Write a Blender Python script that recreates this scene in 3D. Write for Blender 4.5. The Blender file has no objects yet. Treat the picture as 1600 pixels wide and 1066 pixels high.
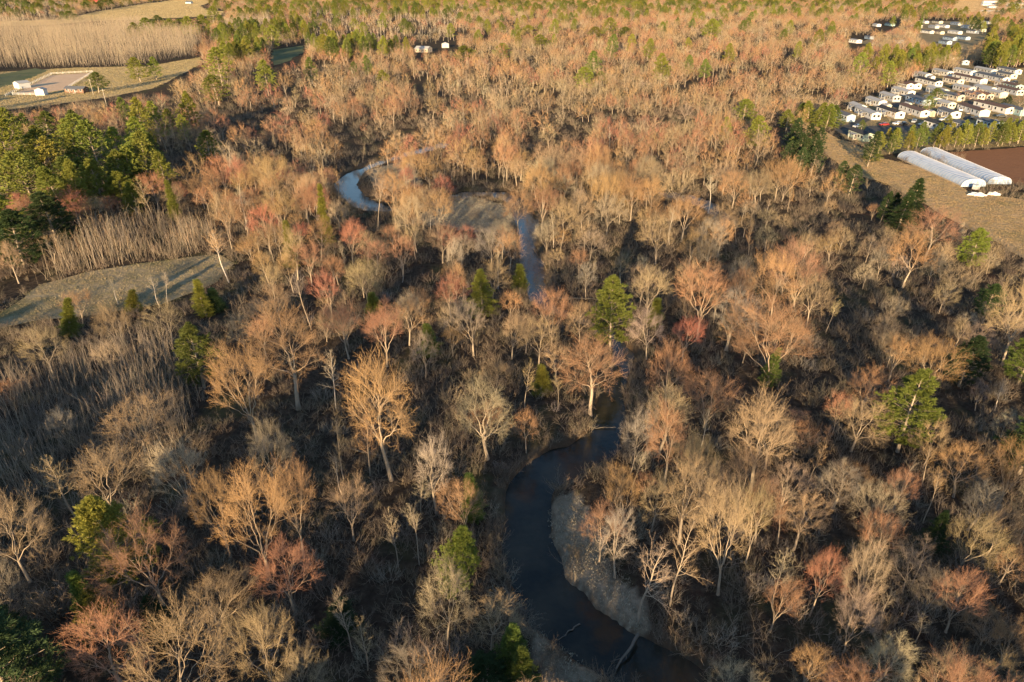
import bpy, bmesh, math, random
import numpy as np
from mathutils import Vector

# ------------------------------------------------------------------ camera, sky, sun, exposure
scene = bpy.context.scene
CAM_H, PITCH, FOC = 62.0, math.radians(28.0), 24.0 / 36.0 * 1600.0
SUN_EL, SUN_AZ = math.radians(10.0), math.radians(13.0)      # shadows run away from the camera, a little to the right
cam_d = bpy.data.cameras.new('camera'); cam_d.lens = 24.0; cam_d.sensor_width = 36.0
cam_d.clip_start = 0.5; cam_d.clip_end = 30000.0
cam = bpy.data.objects.new('camera', cam_d); scene.collection.objects.link(cam)
cam.location = (0, 0, CAM_H); cam.rotation_euler = (math.pi / 2 - PITCH, 0, 0); scene.camera = cam

world = bpy.data.worlds.new('World'); scene.world = world; world.use_nodes = True
wn = world.node_tree; wn.nodes.clear()
sky = wn.nodes.new('ShaderNodeTexSky'); sky.sky_type = 'NISHITA'; sky.sun_disc = False
sky.sun_elevation = SUN_EL; sky.sun_rotation = math.pi + SUN_AZ; sky.air_density = 1.0; sky.dust_density = 0.4; sky.ozone_density = 2.0
wbg = wn.nodes.new('ShaderNodeBackground'); wbg.inputs['Strength'].default_value = 0.105
wout = wn.nodes.new('ShaderNodeOutputWorld')
wn.links.new(sky.outputs[0], wbg.inputs['Color']); wn.links.new(wbg.outputs[0], wout.inputs['Surface'])

sun_d = bpy.data.lights.new('sun', 'SUN'); sun_d.energy = 5.0; sun_d.angle = math.radians(0.6)
sun_d.color = (1.0, 0.72, 0.40)
sun = bpy.data.objects.new('sun', sun_d); scene.collection.objects.link(sun)
sdir = Vector((math.sin(SUN_AZ) * math.cos(SUN_EL), math.cos(SUN_AZ) * math.cos(SUN_EL), -math.sin(SUN_EL)))
sun.rotation_euler = sdir.to_track_quat('-Z', 'Y').to_euler(); sun.location = (-60, -200, 150)

scene.view_settings.view_transform = 'Standard'; scene.view_settings.look = 'None'
scene.view_settings.exposure = 1.35; scene.view_settings.gamma = 1.0; scene.view_settings.use_curve_mapping = False
scene.cycles.max_bounces = 3; scene.cycles.diffuse_bounces = 1; scene.cycles.glossy_bounces = 2
scene.cycles.transparent_max_bounces = 4; scene.cycles.transmission_bounces = 2
scene.cycles.use_denoising = True; scene.cycles.denoiser = 'OPENIMAGEDENOISE'; scene.cycles.denoising_input_passes = 'RGB_ALBEDO_NORMAL'
scene.cycles.caustics_reflective = False; scene.cycles.caustics_refractive = False

# ------------------------------------------------------------------ helpers
rng = np.random.default_rng(7); random.seed(7)
C = scene.collection
CP, SP = math.cos(PITCH), math.sin(PITCH)

def at(px, py, z=0.0):
    """the place on the level z that the photograph (1600 wide) shows at px, py"""
    xc, yc = (px - 800.0) / FOC, -(py - 533.0) / FOC
    dx, dy, dz = xc, CP + yc * SP, -SP + yc * CP
    t = (z - CAM_H) / dz
    return np.array([dx * t, dy * t, z])

def proj(P):
    P = np.asarray(P, float); q = P - np.array([0, 0, CAM_H])
    Z = q[..., 1] * CP - q[..., 2] * SP
    Y = q[..., 1] * SP + q[..., 2] * CP
    Zs = np.where(Z > 1, Z, 1)
    return np.stack([800 + FOC * q[..., 0] / Zs, 533 - FOC * Y / Zs, Z], -1)

def in_poly(x, y, poly):
    x = np.asarray(x, float); y = np.asarray(y, float); c = np.zeros(x.shape, bool)
    n = len(poly)
    for i in range(n):
        x0, y0 = poly[i]; x1, y1 = poly[i - 1]
        if y0 == y1: continue
        k = ((y0 > y) != (y1 > y)) & (x < (x1 - x0) * (y - y0) / (y1 - y0) + x0)
        c ^= k
    return c

_tab = np.random.default_rng(3).random((64, 64))
def vnoise(x, y, s):
    x = np.asarray(x, float) / s + 100.3; y = np.asarray(y, float) / s + 57.7
    i, j = np.floor(x).astype(int), np.floor(y).astype(int); fx, fy = x - i, y - j
    fx, fy = fx * fx * (3 - 2 * fx), fy * fy * (3 - 2 * fy)
    g = lambda a, b: _tab[a % 64, b % 64]
    return (g(i, j) * (1 - fx) + g(i + 1, j) * fx) * (1 - fy) + (g(i, j + 1) * (1 - fx) + g(i + 1, j + 1) * fx) * fy

def nrm(v): return v / np.maximum(np.linalg.norm(v, axis=-1, keepdims=True), 1e-9)

def tag(o, label=None, cat=None, group=None, kind=None):
    if label: o['label'] = label
    if cat: o['category'] = cat
    if group: o['group'] = group
    if kind: o['kind'] = kind
    return o

def link(name, data, parent=None, loc=None):
    o = bpy.data.objects.new(name, data); C.objects.link(o)
    if parent is not None: o.parent = parent
    if loc is not None: o.location = loc
    return o

def np_mesh(name, V, tris=None, quads=None, mat=None, smooth=False, attrs=None):
    me = bpy.data.meshes.new(name)
    nt = 0 if tris is None else len(tris); nq = 0 if quads is None else len(quads)
    me.vertices.add(len(V)); me.vertices.foreach_set('co', np.asarray(V, np.float32).ravel())
    me.loops.add(nt * 3 + nq * 4); me.polygons.add(nt + nq)
    li = np.concatenate([np.asarray(tris, np.int32).ravel() if nt else np.zeros(0, np.int32),
                         np.asarray(quads, np.int32).ravel() if nq else np.zeros(0, np.int32)])
    me.loops.foreach_set('vertex_index', li)
    me.polygons.foreach_set('loop_start', np.concatenate([np.arange(nt) * 3, nt * 3 + np.arange(nq) * 4]).astype(np.int32))
    if smooth: me.polygons.foreach_set('use_smooth', np.ones(nt + nq, bool))
    for k, a in (attrs or {}).items():
        at_ = me.attributes.new(k, 'FLOAT', 'POINT'); at_.data.foreach_set('value', np.asarray(a, np.float32))
    me.update(calc_edges=True); me.validate()
    if mat: me.materials.append(mat)
    return me

class MB:
    """collects boxes and free faces; build() links them as one mesh"""
    def __init__(s): s.v, s.f = [], []
    def face(s, pts):
        n = len(s.v); s.v += [tuple(p) for p in pts]; s.f.append(tuple(range(n, n + len(pts)))); return s
    def box(s, x0, x1, y0, y1, z0, z1):
        n = len(s.v)
        s.v += [(x0, y0, z0), (x1, y0, z0), (x1, y1, z0), (x0, y1, z0), (x0, y0, z1), (x1, y0, z1), (x1, y1, z1), (x0, y1, z1)]
        for q in ((0, 3, 2, 1), (4, 5, 6, 7), (0, 1, 5, 4), (1, 2, 6, 5), (2, 3, 7, 6), (3, 0, 4, 7)): s.f.append(tuple(n + i for i in q))
        return s
    def prism(s, prof, axis_y0, axis_y1):
        """profile in x,z pushed along y"""
        n, k = len(s.v), len(prof)
        s.v += [(x, axis_y0, z) for x, z in prof] + [(x, axis_y1, z) for x, z in prof]
        s.f.append(tuple(n + i for i in range(k))); s.f.append(tuple(n + 2 * k - 1 - i for i in range(k)))
        for i in range(k): j = (i + 1) % k; s.f.append((n + i, n + k + i, n + k + j, n + j))
        return s
    def bar(s, a, b, r):
        a, b = np.array(a, float), np.array(b, float); t = nrm(b - a)
        u = nrm(np.cross(t, [0, 0, 1.0] if abs(t[2]) < .9 else [1.0, 0, 0])); w = np.cross(t, u); n = len(s.v)
        for p in (a, b):
            for k in range(4): c = (k + .5) * math.pi / 2; s.v.append(tuple(p + r * (math.cos(c) * u + math.sin(c) * w)))
        for k in range(4): j = (k + 1) % 4; s.f.append((n + k, n + j, n + 4 + j, n + 4 + k))
        s.f += [(n, n + 3, n + 2, n + 1), (n + 4, n + 5, n + 6, n + 7)]
        return s
    def mesh(s, name, mat):
        me = bpy.data.meshes.new(name); me.from_pydata(s.v, [], s.f)
        bm = bmesh.new(); bm.from_mesh(me); bmesh.ops.recalc_face_normals(bm, faces=bm.faces); bm.to_mesh(me); bm.free()
        me.materials.append(mat); return me
    def build(s, name, mat, parent=None, loc=None): return link(name, s.mesh(name, mat), parent, loc)

# ------------------------------------------------------------------ materials
def mat_base(name, col=(.5, .5, .5), rough=.9, spec=.1):
    m = bpy.data.materials.new(name); m.use_nodes = True
    b = m.node_tree.nodes['Principled BSDF']; b.inputs['Base Color'].default_value = (*col, 1)
    b.inputs['Roughness'].default_value = rough; b.inputs['Specular IOR Level'].default_value = spec
    return m, m.node_tree, b

def nd(nt, typ, **kw):
    n = nt.nodes.new(typ)
    for k, v in kw.items():
        if k in n.inputs: n.inputs[k].default_value = v
        else: setattr(n, k, v)
    return n

def mixc(nt, a, b, f):
    m = nt.nodes.new('ShaderNodeMix'); m.data_type = 'RGBA'
    for s, v in ((m.inputs[6], a), (m.inputs[7], b), (m.inputs[0], f)):
        if hasattr(v, 'is_linked') or hasattr(v, 'links'): nt.links.new(v, s)
        elif isinstance(v, (int, float)): s.default_value = v
        else: s.default_value = (*v, 1)
    return m.outputs[2]

def noise(nt, scale, detail=4, vec=None, rough=.6):
    n = nd(nt, 'ShaderNodeTexNoise'); n.inputs['Scale'].default_value = scale
    n.inputs['Detail'].default_value = detail; n.inputs['Roughness'].default_value = rough
    if vec is not None: nt.links.new(vec, n.inputs['Vector'])
    return n.outputs[0]

def ramp(nt, fac, stops):
    r = nt.nodes.new('ShaderNodeValToRGB'); e = r.color_ramp.elements
    while len(e) < len(stops): e.new(.5)
    for el, (p, c) in zip(e, stops): el.position = p; el.color = (*c, 1) if len(c) == 3 else c
    nt.links.new(fac, r.inputs[0]); return r.outputs[0]

def attr(nt, name, typ='GEOMETRY'):
    a = nt.nodes.new('ShaderNodeAttribute'); a.attribute_type = typ; a.attribute_name = name; return a

def objco(nt): return nt.nodes.new('ShaderNodeTexCoord').outputs['Object']
def geopos(nt): return nt.nodes.new('ShaderNodeNewGeometry').outputs['Position']

def wood_mat(name, bark, rough=.9):
    m, nt, b = mat_base(name, bark, rough, .05)
    t = attr(nt, 'tint', 'INSTANCER').outputs['Color']; l = attr(nt, 'lvl').outputs['Fac']
    n = noise(nt, 2.5, 3, objco(nt))
    bk = mixc(nt, tuple(c * .7 for c in bark), tuple(min(1, c * 1.25) for c in bark), n)
    nt.links.new(mixc(nt, bk, t, l), b.inputs['Base Color'])
    return m

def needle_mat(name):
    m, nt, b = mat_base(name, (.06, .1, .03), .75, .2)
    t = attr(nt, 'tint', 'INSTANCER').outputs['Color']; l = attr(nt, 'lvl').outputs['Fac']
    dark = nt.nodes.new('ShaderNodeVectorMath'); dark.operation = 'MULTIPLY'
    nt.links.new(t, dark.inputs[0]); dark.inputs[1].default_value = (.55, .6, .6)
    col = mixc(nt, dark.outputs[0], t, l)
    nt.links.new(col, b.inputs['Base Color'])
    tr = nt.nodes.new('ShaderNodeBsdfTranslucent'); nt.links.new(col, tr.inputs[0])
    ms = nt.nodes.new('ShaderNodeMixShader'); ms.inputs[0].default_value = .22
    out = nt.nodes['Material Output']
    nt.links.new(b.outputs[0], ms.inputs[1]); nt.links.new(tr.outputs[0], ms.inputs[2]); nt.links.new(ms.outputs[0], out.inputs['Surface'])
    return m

def tint_mat(name, rough=.8, spec=.2, var=.12, scale=.6):
    m, nt, b = mat_base(name, (.5, .5, .5), rough, spec)
    t = attr(nt, 'tint', 'INSTANCER').outputs['Color']; n = noise(nt, scale, 5, objco(nt))
    d = nt.nodes.new('ShaderNodeVectorMath'); d.operation = 'SCALE'; d.inputs[3].default_value = 1 - 2 * var
    nt.links.new(t, d.inputs[0])
    nt.links.new(mixc(nt, d.outputs[0], t, n), b.inputs['Base Color']); return m

def two_tone(name, c0, c1, scale, rough=.95, detail=6, bump=0, bscale=None, c2=None, s2=None):
    m, nt, b = mat_base(name, c0, rough, .05); p = geopos(nt)
    col = ramp(nt, noise(nt, scale, detail, p), [(.35, c0), (.65, c1)])
    if c2: col = mixc(nt, col, c2, ramp(nt, noise(nt, s2, 4, p), [(.5, (0, 0, 0)), (.68, (1, 1, 1))]))
    nt.links.new(col, b.inputs['Base Color'])
    if bump:
        bp = nt.nodes.new('ShaderNodeBump'); bp.inputs['Strength'].default_value = bump; bp.inputs['Distance'].default_value = 1.2 if bump >= 1 else .4
        nt.links.new(noise(nt, bscale or scale * 4, 5, p), bp.inputs['Height']); nt.links.new(bp.outputs[0], b.inputs['Normal'])
    return m

M = {}
M['bark'] = wood_mat('grey_brown_bark', (.38, .31, .235))
M['birch'] = wood_mat('pale_birch_bark', (.62, .54, .45))
M['dead'] = wood_mat('weathered_dead_wood', (.16, .14, .115))
M['needle'] = needle_mat('conifer_needles')
M['straw'] = needle_mat('dry_straw')
M['paint'] = tint_mat('painted_siding', .6, .3)
M['roof'] = tint_mat('asphalt_shingle', .95, .1)
M['carpaint'] = tint_mat('car_paint', .25, .5, .02)
M['glass'] = mat_base('window_glass', (.03, .035, .045), .08, .5)[0]
M['rubber'] = mat_base('tyre_rubber', (.02, .02, .02), .9)[0]
M['plastic'] = two_tone('greenhouse_film', (.30, .39, .52), (.42, .50, .62), .35, .3, 6)  # blue of the reflected sky is put into the film colour
M['steel'] = mat_base('galvanised_steel', (.5, .5, .52), .4, .5)[0]
M['white'] = two_tone('white_paint', (.72, .7, .66), (.82, .8, .76), .8, .7)
M['pole'] = two_tone('weathered_pole', (.36, .31, .25), (.46, .4, .33), 3)

# ground: leaf litter and moss, matted dry grass where the 'grass' attribute says so, bare earth on the banks
m, nt, b = mat_base('woodland_floor', (.1, .08, .06), 1, .02); M['ground'] = m
p = geopos(nt)
lit = ramp(nt, noise(nt, .9, 8, p, .7), [(.3, (.03, .023, .017)), (.5, (.066, .05, .037)), (.72, (.12, .092, .066))])
mos = mixc(nt, lit, (.075, .08, .035), ramp(nt, noise(nt, .09, 5, p), [(.52, (0, 0, 0)), (.7, (.7, .7, .7))]))
red = mixc(nt, mos, (.10, .05, .035), ramp(nt, noise(nt, .13, 4, p), [(.58, (0, 0, 0)), (.75, (.6, .6, .6))]))
grs = ramp(nt, noise(nt, 1.6, 8, p, .75), [(.3, (.24, .19, .13)), (.7, (.50, .42, .31))])
gl = mixc(nt, red, grs, attr(nt, 'grass').outputs['Fac'])
bank = mixc(nt, gl, (.13, .085, .055), attr(nt, 'bank').outputs['Fac'])
nt.links.new(bank, b.inputs['Base Color'])
bp = nd(nt, 'ShaderNodeBump', Strength=.9, Distance=.35); nt.links.new(noise(nt, 2.2, 8, p, .75), bp.inputs['Height']); nt.links.new(bp.outputs[0], b.inputs['Normal'])

m, nt, b = mat_base('river_water', (.012, .016, .014), .06, .5); M['water'] = m
b.inputs['IOR'].default_value = 1.33; p = geopos(nt)
bp = nd(nt, 'ShaderNodeBump', Strength=.25, Distance=.15); nt.links.new(noise(nt, .9, 4, p), bp.inputs['Height']); nt.links.new(bp.outputs[0], b.inputs['Normal'])
nt.links.new(ramp(nt, noise(nt, .15, 4, p), [(.4, (.012, .014, .012)), (.7, (.05, .042, .028))]), b.inputs['Base Color'])

M['hay'] = two_tone('mown_hay_field', (.26, .205, .12), (.40, .31, .19), .12, 1, 8, .6, 1.5, (.13, .125, .06), .05)
M['meadow'] = two_tone('dry_meadow', (.44, .33, .18), (.56, .43, .25), .05, 1, 8, 1, .5, (.38, .32, .15), .02)
M['pasture'] = two_tone('green_pasture', (.10, .12, .06), (.17, .17, .09), .05, 1, 8, .5, .6)
M['sand'] = two_tone('arena_sand', (.62, .42, .27), (.68, .48, .31), .1, 1, 6, .6, .6)
M['strip'] = two_tone('mown_grass_strip', (.42, .29, .15), (.52, .36, .2), .09, 1, 8, 1, .6, (.26, .21, .10), .04)
M['asphalt'] = two_tone('worn_asphalt', (.07, .07, .07), (.11, .105, .10), .3, .9)
M['lawn'] = two_tone('park_lawn', (.20, .16, .09), (.30, .23, .13), .12, 1, 6, .4, 1)
M['scrub'] = two_tone('rough_grass', (.22, .17, .09), (.34, .24, .13), .2, 1, 8, .7, 1)
m, nt, b = mat_base('ploughed_soil', (.16, .09, .06), 1, .02); M['soil'] = m
p = geopos(nt); mp = nd(nt, 'ShaderNodeMapping'); nt.links.new(p, mp.inputs[0]); mp.inputs['Rotation'].default_value = (0, 0, math.radians(90))
wv = nd(nt, 'ShaderNodeTexWave'); wv.inputs['Scale'].default_value = .22; wv.inputs['Distortion'].default_value = 3; wv.inputs['Detail'].default_value = 3
nt.links.new(mp.outputs[0], wv.inputs[0])
nt.links.new(ramp(nt, wv.outputs['Fac'], [(.2, (.17, .085, .05)), (.8, (.27, .14, .08))]), b.inputs['Base Color'])
bp = nd(nt, 'ShaderNodeBump', Strength=.8, Distance=.3); nt.links.new(wv.outputs['Fac'], bp.inputs['Height']); nt.links.new(bp.outputs[0], b.inputs['Normal'])

# ------------------------------------------------------------------ river course and ground
RIV = [(1180, 1190, 3.6), (1120, 1130, 3.6), (1066, 1086, 3.6), (1023, 1053, 3.6), (979, 1028, 3.7), (928, 999, 3.8), (874, 955, 4.0), (838, 905, 3.7), (822, 850, 3.1),
       (818, 800, 3.1), (828, 763, 3.2), (858, 737, 3.2), (900, 716, 3.3), (938, 690, 3.0), (953, 650, 2.6), (955, 610, 2.7), (966, 580, 2.2), (975, 552, 2.0),
       (950, 524, 2.0), (918, 503, 2.0), (880, 490, 2.0), (850, 473, 2.4), (838, 450, 2.6), (833, 420, 2.8), (823, 385, 2.4), (826, 358, 3.6), (818, 335, 3.6),
       (800, 312, 3.2), (770, 303, 4.0), (735, 304, 4.0), (700, 312, 3.5), (660, 322, 3.0), (620, 327, 3.2), (590, 325, 4.2), (560, 312, 4.0), (541, 294, 4.0),
       (548, 276, 3.6), (575, 262, 3.0), (612, 249, 3.0), (650, 238, 4), (700, 225, 4)]
OXB = [(1030, 300, 2), (1055, 306, 4.5), (1085, 313, 5), (1112, 326, 3.5), (1130, 342, 3), (1120, 360, 2)]
def course(pts):
    c = np.array([[*at(a, b, -.9)[:2], w] for a, b, w in pts]); out = []
    for i in range(len(c) - 1):
        p0, p1, p2, p3 = c[max(i - 1, 0)], c[i], c[i + 1], c[min(i + 2, len(c) - 1)]
        k = max(3, int(np.linalg.norm(p2 - p1) / 1.5))
        for t in np.arange(k) / k:
            out.append(.5 * ((2 * p1) + (p2 - p0) * t + (2 * p0 - 5 * p1 + 4 * p2 - p3) * t * t + (3 * p1 - p0 - 3 * p2 + p3) * t ** 3))
    return np.array(out + [c[-1]])
RC, OC = course(RIV), course(OXB)
RALL = np.concatenate([RC, OC])
def river_d(x, y):
    """signed distance to the water's edge, negative in the water"""
    x = np.asarray(x, float).ravel(); y = np.asarray(y, float).ravel(); d = np.full(x.shape, 1e3)
    near = (y > 20) & (y < 420) & (x > -120) & (x < 130); idx = np.nonzero(near)[0]
    for s in range(0, len(idx), 4000):
        k = idx[s:s + 4000]
        d[k] = (np.hypot(x[k, None] - RALL[None, :, 0], y[k, None] - RALL[None, :, 1]) - RALL[None, :, 2]).min(1)
    wob = (vnoise(x, y, 2.3) - .5) * .9 + (vnoise(x, y, 6.1) - .5) * 1.2
    return d + wob * np.clip(1 - d / 8, 0, 1)

GRASSY = [[(862, 790), (852, 850), (868, 900), (930, 955), (990, 995), (1022, 978), (972, 905), (940, 850), (930, 800), (890, 772)],
          [(815, 960), (850, 1000), (900, 1035), (950, 1070), (860, 1075), (825, 1020)],
          [(690, 318), (740, 308), (800, 325), (810, 350), (770, 362), (700, 355), (640, 345)],
          [(575, 268), (640, 250), (660, 290), (620, 300), (585, 290)]]
def ground_z(x, y):
    d = river_d(x, y); t = np.clip((d + .9) / 1.7, 0, 1); t = t * t * (3 - 2 * t)
    fade = np.clip((150 - np.asarray(y, float).ravel()) / 40, 0, 1)
    hum = ((vnoise(x, y, 5).ravel() - .5) * .5 + (vnoise(x, y, 1.7).ravel() - .5) * .22) * fade
    return -1.7 * (1 - t) + hum * t, d

def graded(lo, hi, fine_lo, fine_hi, step, g):
    a = list(np.arange(fine_lo, fine_hi, step)); s = step; v = fine_hi
    while v < hi: a.append(v); s *= g; v += s
    a.append(hi); s = step; v = fine_lo - step; pre = []
    while v > lo: pre.append(v); s *= g; v -= s
    pre.append(lo)
    return np.array(pre[::-1] + a)
gx = graded(-12000, 12000, -75, 95, .8, 1.12); gy1 = graded(-3000, 15000, 38, 150, .7, 1.035)
GX, GY = np.meshgrid(gx, gy1); gz, gd = ground_z(GX, GY)
pp = proj(np.stack([GX.ravel(), GY.ravel(), np.zeros(GX.size)], -1))
grass = np.zeros(GX.size)
jx = (vnoise(GX, GY, 3).ravel() - .5) * 24; jy = (vnoise(GY, GX, 3).ravel() - .5) * 18
sc_ = np.clip(90 / np.maximum(pp[:, 2], 20), .15, 1.2)
for g in GRASSY: grass[in_poly(pp[:, 0] + jx * sc_, pp[:, 1] + jy * sc_, g) & (pp[:, 2] > 5)] = .85
grass[(gd > .2) & (gd < 1.2)] = np.maximum(grass, .15)[(gd > .2) & (gd < 1.2)]
bank_a = np.clip(1 - np.abs(gd + .1) / .55, 0, 1)
ny, nx = GX.shape; ii = (np.arange(ny - 1)[:, None] * nx + np.arange(nx - 1)[None]).ravel()
me = np_mesh('ground', np.stack([GX.ravel(), GY.ravel(), gz], -1), None, np.stack([ii, ii + 1, ii + nx + 1, ii + nx], -1), M['ground'], True, {'grass': grass, 'bank': bank_a})
tag(link('ground', me), kind='structure', label='dark leaf littered floor of the river woodland')

def ribbon(name, c, label, z):
    t = nrm(np.gradient(c[:, :2], axis=0)); n = np.stack([-t[:, 1], t[:, 0]], -1); w = c[:, 2:3] + 1.6
    k = len(c); a = c[:, :2] + n * w; b_ = c[:, :2] - n * w
    V = np.concatenate([np.c_[a, np.full(k, z)], np.c_[b_, np.full(k, z)]]); i = np.arange(k - 1)
    tag(link(name, np_mesh(name, V, None, np.stack([i, i + k, i + k + 1, i + 1], -1), M['water'])), kind='structure', label=label)
ribbon('river', RC, 'dark calm river winding through the bare woodland', -.9)
ribbon('oxbow_pond', OC, 'small blue oxbow pool glinting among the bare trees', -.904)

def sheet(name, poly, mat, z, label, jit=1.5):
    g = np.array([at(a, b)[:2] for a, b in poly]); pts = []
    for i in range(len(g)):
        p0, p1 = g[i], g[(i + 1) % len(g)]; L = np.linalg.norm(p1 - p0); k = max(1, int(L / 4))
        for t in np.arange(k) / k:
            q = p0 + (p1 - p0) * t; j = jit * (vnoise(q[0], q[1], 7) - .5) * 2
            pts.append((q[0] + j, q[1] + j * .7, z))
    bm = bmesh.new(); f = bm.faces.new([bm.verts.new(p) for p in pts]); f.normal_update()
    if f.normal.z < 0: f.normal_flip()
    bmesh.ops.triangulate(bm, faces=[f]); me = bpy.data.meshes.new(name); bm.to_mesh(me); bm.free(); me.materials.append(mat)
    return tag(link(name, me), kind='structure', label=label)

HAY = [(-40, 512), (5, 483), (60, 447), (150, 424), (250, 409), (345, 398), (372, 412), (350, 440), (260, 476), (150, 494), (60, 502), (0, 515)]
MEADOW = [(-90, 118), (120, 106), (230, 104), (312, 90), (318, 98), (280, 118), (240, 138), (170, 152), (90, 163), (-80, 182)]
ARENA = [(20, 147.5), (79, 118), (143, 114), (100, 141), (58, 148)]
PADDOCK = [(-60, 124), (0, 116), (55, 107), (78, 110), (30, 130), (-60, 152)]
FARFIELD = [(95, 31), (150, 19), (225, 6), (300, -3), (330, 2), (312, 10), (322, 16), (350, 18), (345, 24), (300, 27), (215, 31), (150, 33), (60, 40), (-60, 42), (-60, 36)]
DARKPAS = [(426, 78), (476, 71), (474, 82), (446, 98), (430, 102), (424, 92)]
STRIP = [(1238, 180), (1262, 190), (1300, 212), (1345, 232), (1372, 248), (1405, 254), (1470, 275), (1512, 300), (1700, 330), (1700, 470), (1600, 405), (1540, 372), (1450, 322), (1380, 288), (1330, 275), (1290, 240), (1262, 215)]
SOIL = [(1470, 240), (1600, 231), (1760, 225), (1760, 285), (1600, 292), (1582, 289), (1540, 270)]
PARK = [(1290, 190), (1330, 165), (1400, 140), (1440, 118), (1500, 110), (1760, 100), (1760, 226), (1600, 228), (1450, 236), (1372, 243), (1320, 215)]
PARK2 = [(1340, 68), (1400, 45), (1450, 33), (1545, 34), (1540, 60), (1520, 108), (1495, 112), (1480, 70), (1400, 75)]
ROAD = [(1298, 200), (1320, 196), (1390, 197), (1480, 194), (1560, 190), (1700, 184), (1700, 192), (1560, 200), (1480, 204), (1390, 209), (1340, 216), (1312, 208)]
LANES = [[(1322, 196), (1330, 190), (1430, 146), (1500, 116), (1506, 117), (1440, 148), (1352, 192), (1340, 197)],
         [(1505, 192), (1512, 160), (1516, 138), (1509, 110), (1516, 110), (1524, 138), (1520, 160), (1516, 192)],
         [(1420, 168), (1500, 146), (1600, 141), (1700, 138), (1700, 142), (1600, 146), (1500, 151), (1430, 171)]]
BROWNF = [(1482, 24), (1500, -4), (1560, -4), (1546, 22)]
PALEF = [(1575, 27), (1620, 30), (1620, 33), (1582, 31)]
sheet('hay_field', HAY, M['hay'], .25, 'mown tan hay field curving behind the sapling stand')
sheet('meadow', MEADOW, M['meadow'], .08, 'sunlit golden meadow around the riding arena')
sheet('arena_ground', ARENA, M['sand'], .13, 'pink sand floor of the riding arena', .3)
sheet('paddock', PADDOCK, M['pasture'], .12, 'shaded green paddock beside the riding arena')
sheet('far_field', FARFIELD, M['meadow'], .08, 'pale golden field at the far left edge of the woods')
sheet('dark_pasture', DARKPAS, M['pasture'], .08, 'small dark pasture among the pines')
sheet('grass_strip', STRIP, M['strip'], .2, 'broad brown mown grass strip below the mobile home park')
sheet('ploughed_field', SOIL, M['soil'], .24, 'red brown ploughed field beside the two greenhouses')
sheet('park_lawn', PARK, M['lawn'], .06, 'brownish lawn between the mobile homes')
sheet('park_lawn', PARK2, M['lawn'], .06, 'shaded lawn between the farther mobile homes')
sheet('park_road', ROAD, M['asphalt'], .10, 'grey asphalt road along the front row of mobile homes', .4)
for i, l in enumerate(LANES): sheet('park_lane', l, M['asphalt'], .09 + .015 * i, 'narrow asphalt lane between the mobile homes', .3)
sheet('brown_field', BROWNF, M['meadow'], .08, 'striped tan field at the far right edge')
sheet('pale_field', PALEF, M['meadow'], .08, 'small pale clearing behind the right pine grove')

# ------------------------------------------------------------------ plants: skeletons grown branch by branch
def frame_of(d):
    ref = np.where(np.abs(d[..., 2:3]) < .9, np.array([0, 0, 1.0]), np.array([1.0, 0, 0]))
    u = nrm(np.cross(d, ref)); return u, np.cross(d, u)

class Tree:
    def __init__(s): s.v, s.t, s.q, s.l, s.n = [], [], [], [], 0
    def tubes(s, P, R, sides, lv0, lv1, tip=False):
        N, K, _ = P.shape
        if N == 0: return
        u, v = frame_of(nrm(P[:, -1] - P[:, 0])); a = np.arange(sides) * 2 * math.pi / sides
        ring = np.cos(a)[None, :, None] * u[:, None] + np.sin(a)[None, :, None] * v[:, None]        # N,sides,3
        kk = K - 1 if tip else K
        V = (P[:, :kk, None] + R[:, :kk, None, None] * ring[:, None]).reshape(N, kk * sides, 3)
        L = np.repeat(np.linspace(lv0, lv1, K)[:kk], sides)
        if tip: V = np.concatenate([V, P[:, -1:]], 1); L = np.append(L, lv1)
        m = V.shape[1]; base = s.n + np.arange(N)[:, None, None] * m
        j = np.arange(sides); j2 = (j + 1) % sides
        for k in range(kk - 1):
            q = np.stack([k * sides + j, k * sides + j2, (k + 1) * sides + j2, (k + 1) * sides + j], -1)
            s.q.append((base + q[None]).reshape(-1, 4))
        if tip:
            t = np.stack([(kk - 1) * sides + j, (kk - 1) * sides + j2, np.full(sides, m - 1)], -1); s.t.append((base + t[None]).reshape(-1, 3))
        s.v.append(V.reshape(-1, 3)); s.l.append(np.tile(L, N)); s.n += N * m
    def blades(s, B, D, ln, wd, lv):
        """thin needle sprays: one narrow triangle pair each, base B, direction D"""
        N = len(B); u, v = frame_of(D); a = rng.random(N)[:, None] * 2 * math.pi; w = np.cos(a) * u + np.sin(a) * v
        ln = np.asarray(ln).reshape(-1, 1); wd = np.asarray(wd).reshape(-1, 1)
        mid = B + D * ln * .5; V = np.stack([B, mid + w * wd, B + D * ln, mid - w * wd], 1).reshape(-1, 3)
        s.q.append(s.n + np.arange(N)[:, None] * 4 + np.arange(4)[None]); s.v.append(V); s.l.append(np.repeat(lv, 4)); s.n += 4 * N
    def mesh(s, name, mat):
        return np_mesh(name, np.concatenate(s.v), np.concatenate(s.t) if s.t else None, np.concatenate(s.q) if s.q else None, mat, True, {'lvl': np.concatenate(s.l)})

def walk(r, base, d, ln, K, up, wob):
    P = [base]; p = base
    for _ in range(K - 1):
        d = nrm(d + np.array([0, 0, 1.0]) * up / (K - 1) + r.normal(size=d.shape) * wob / (K - 1)); p = p + d * (ln / (K - 1))[:, None]; P.append(p)
    return np.stack(P, 1)

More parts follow.
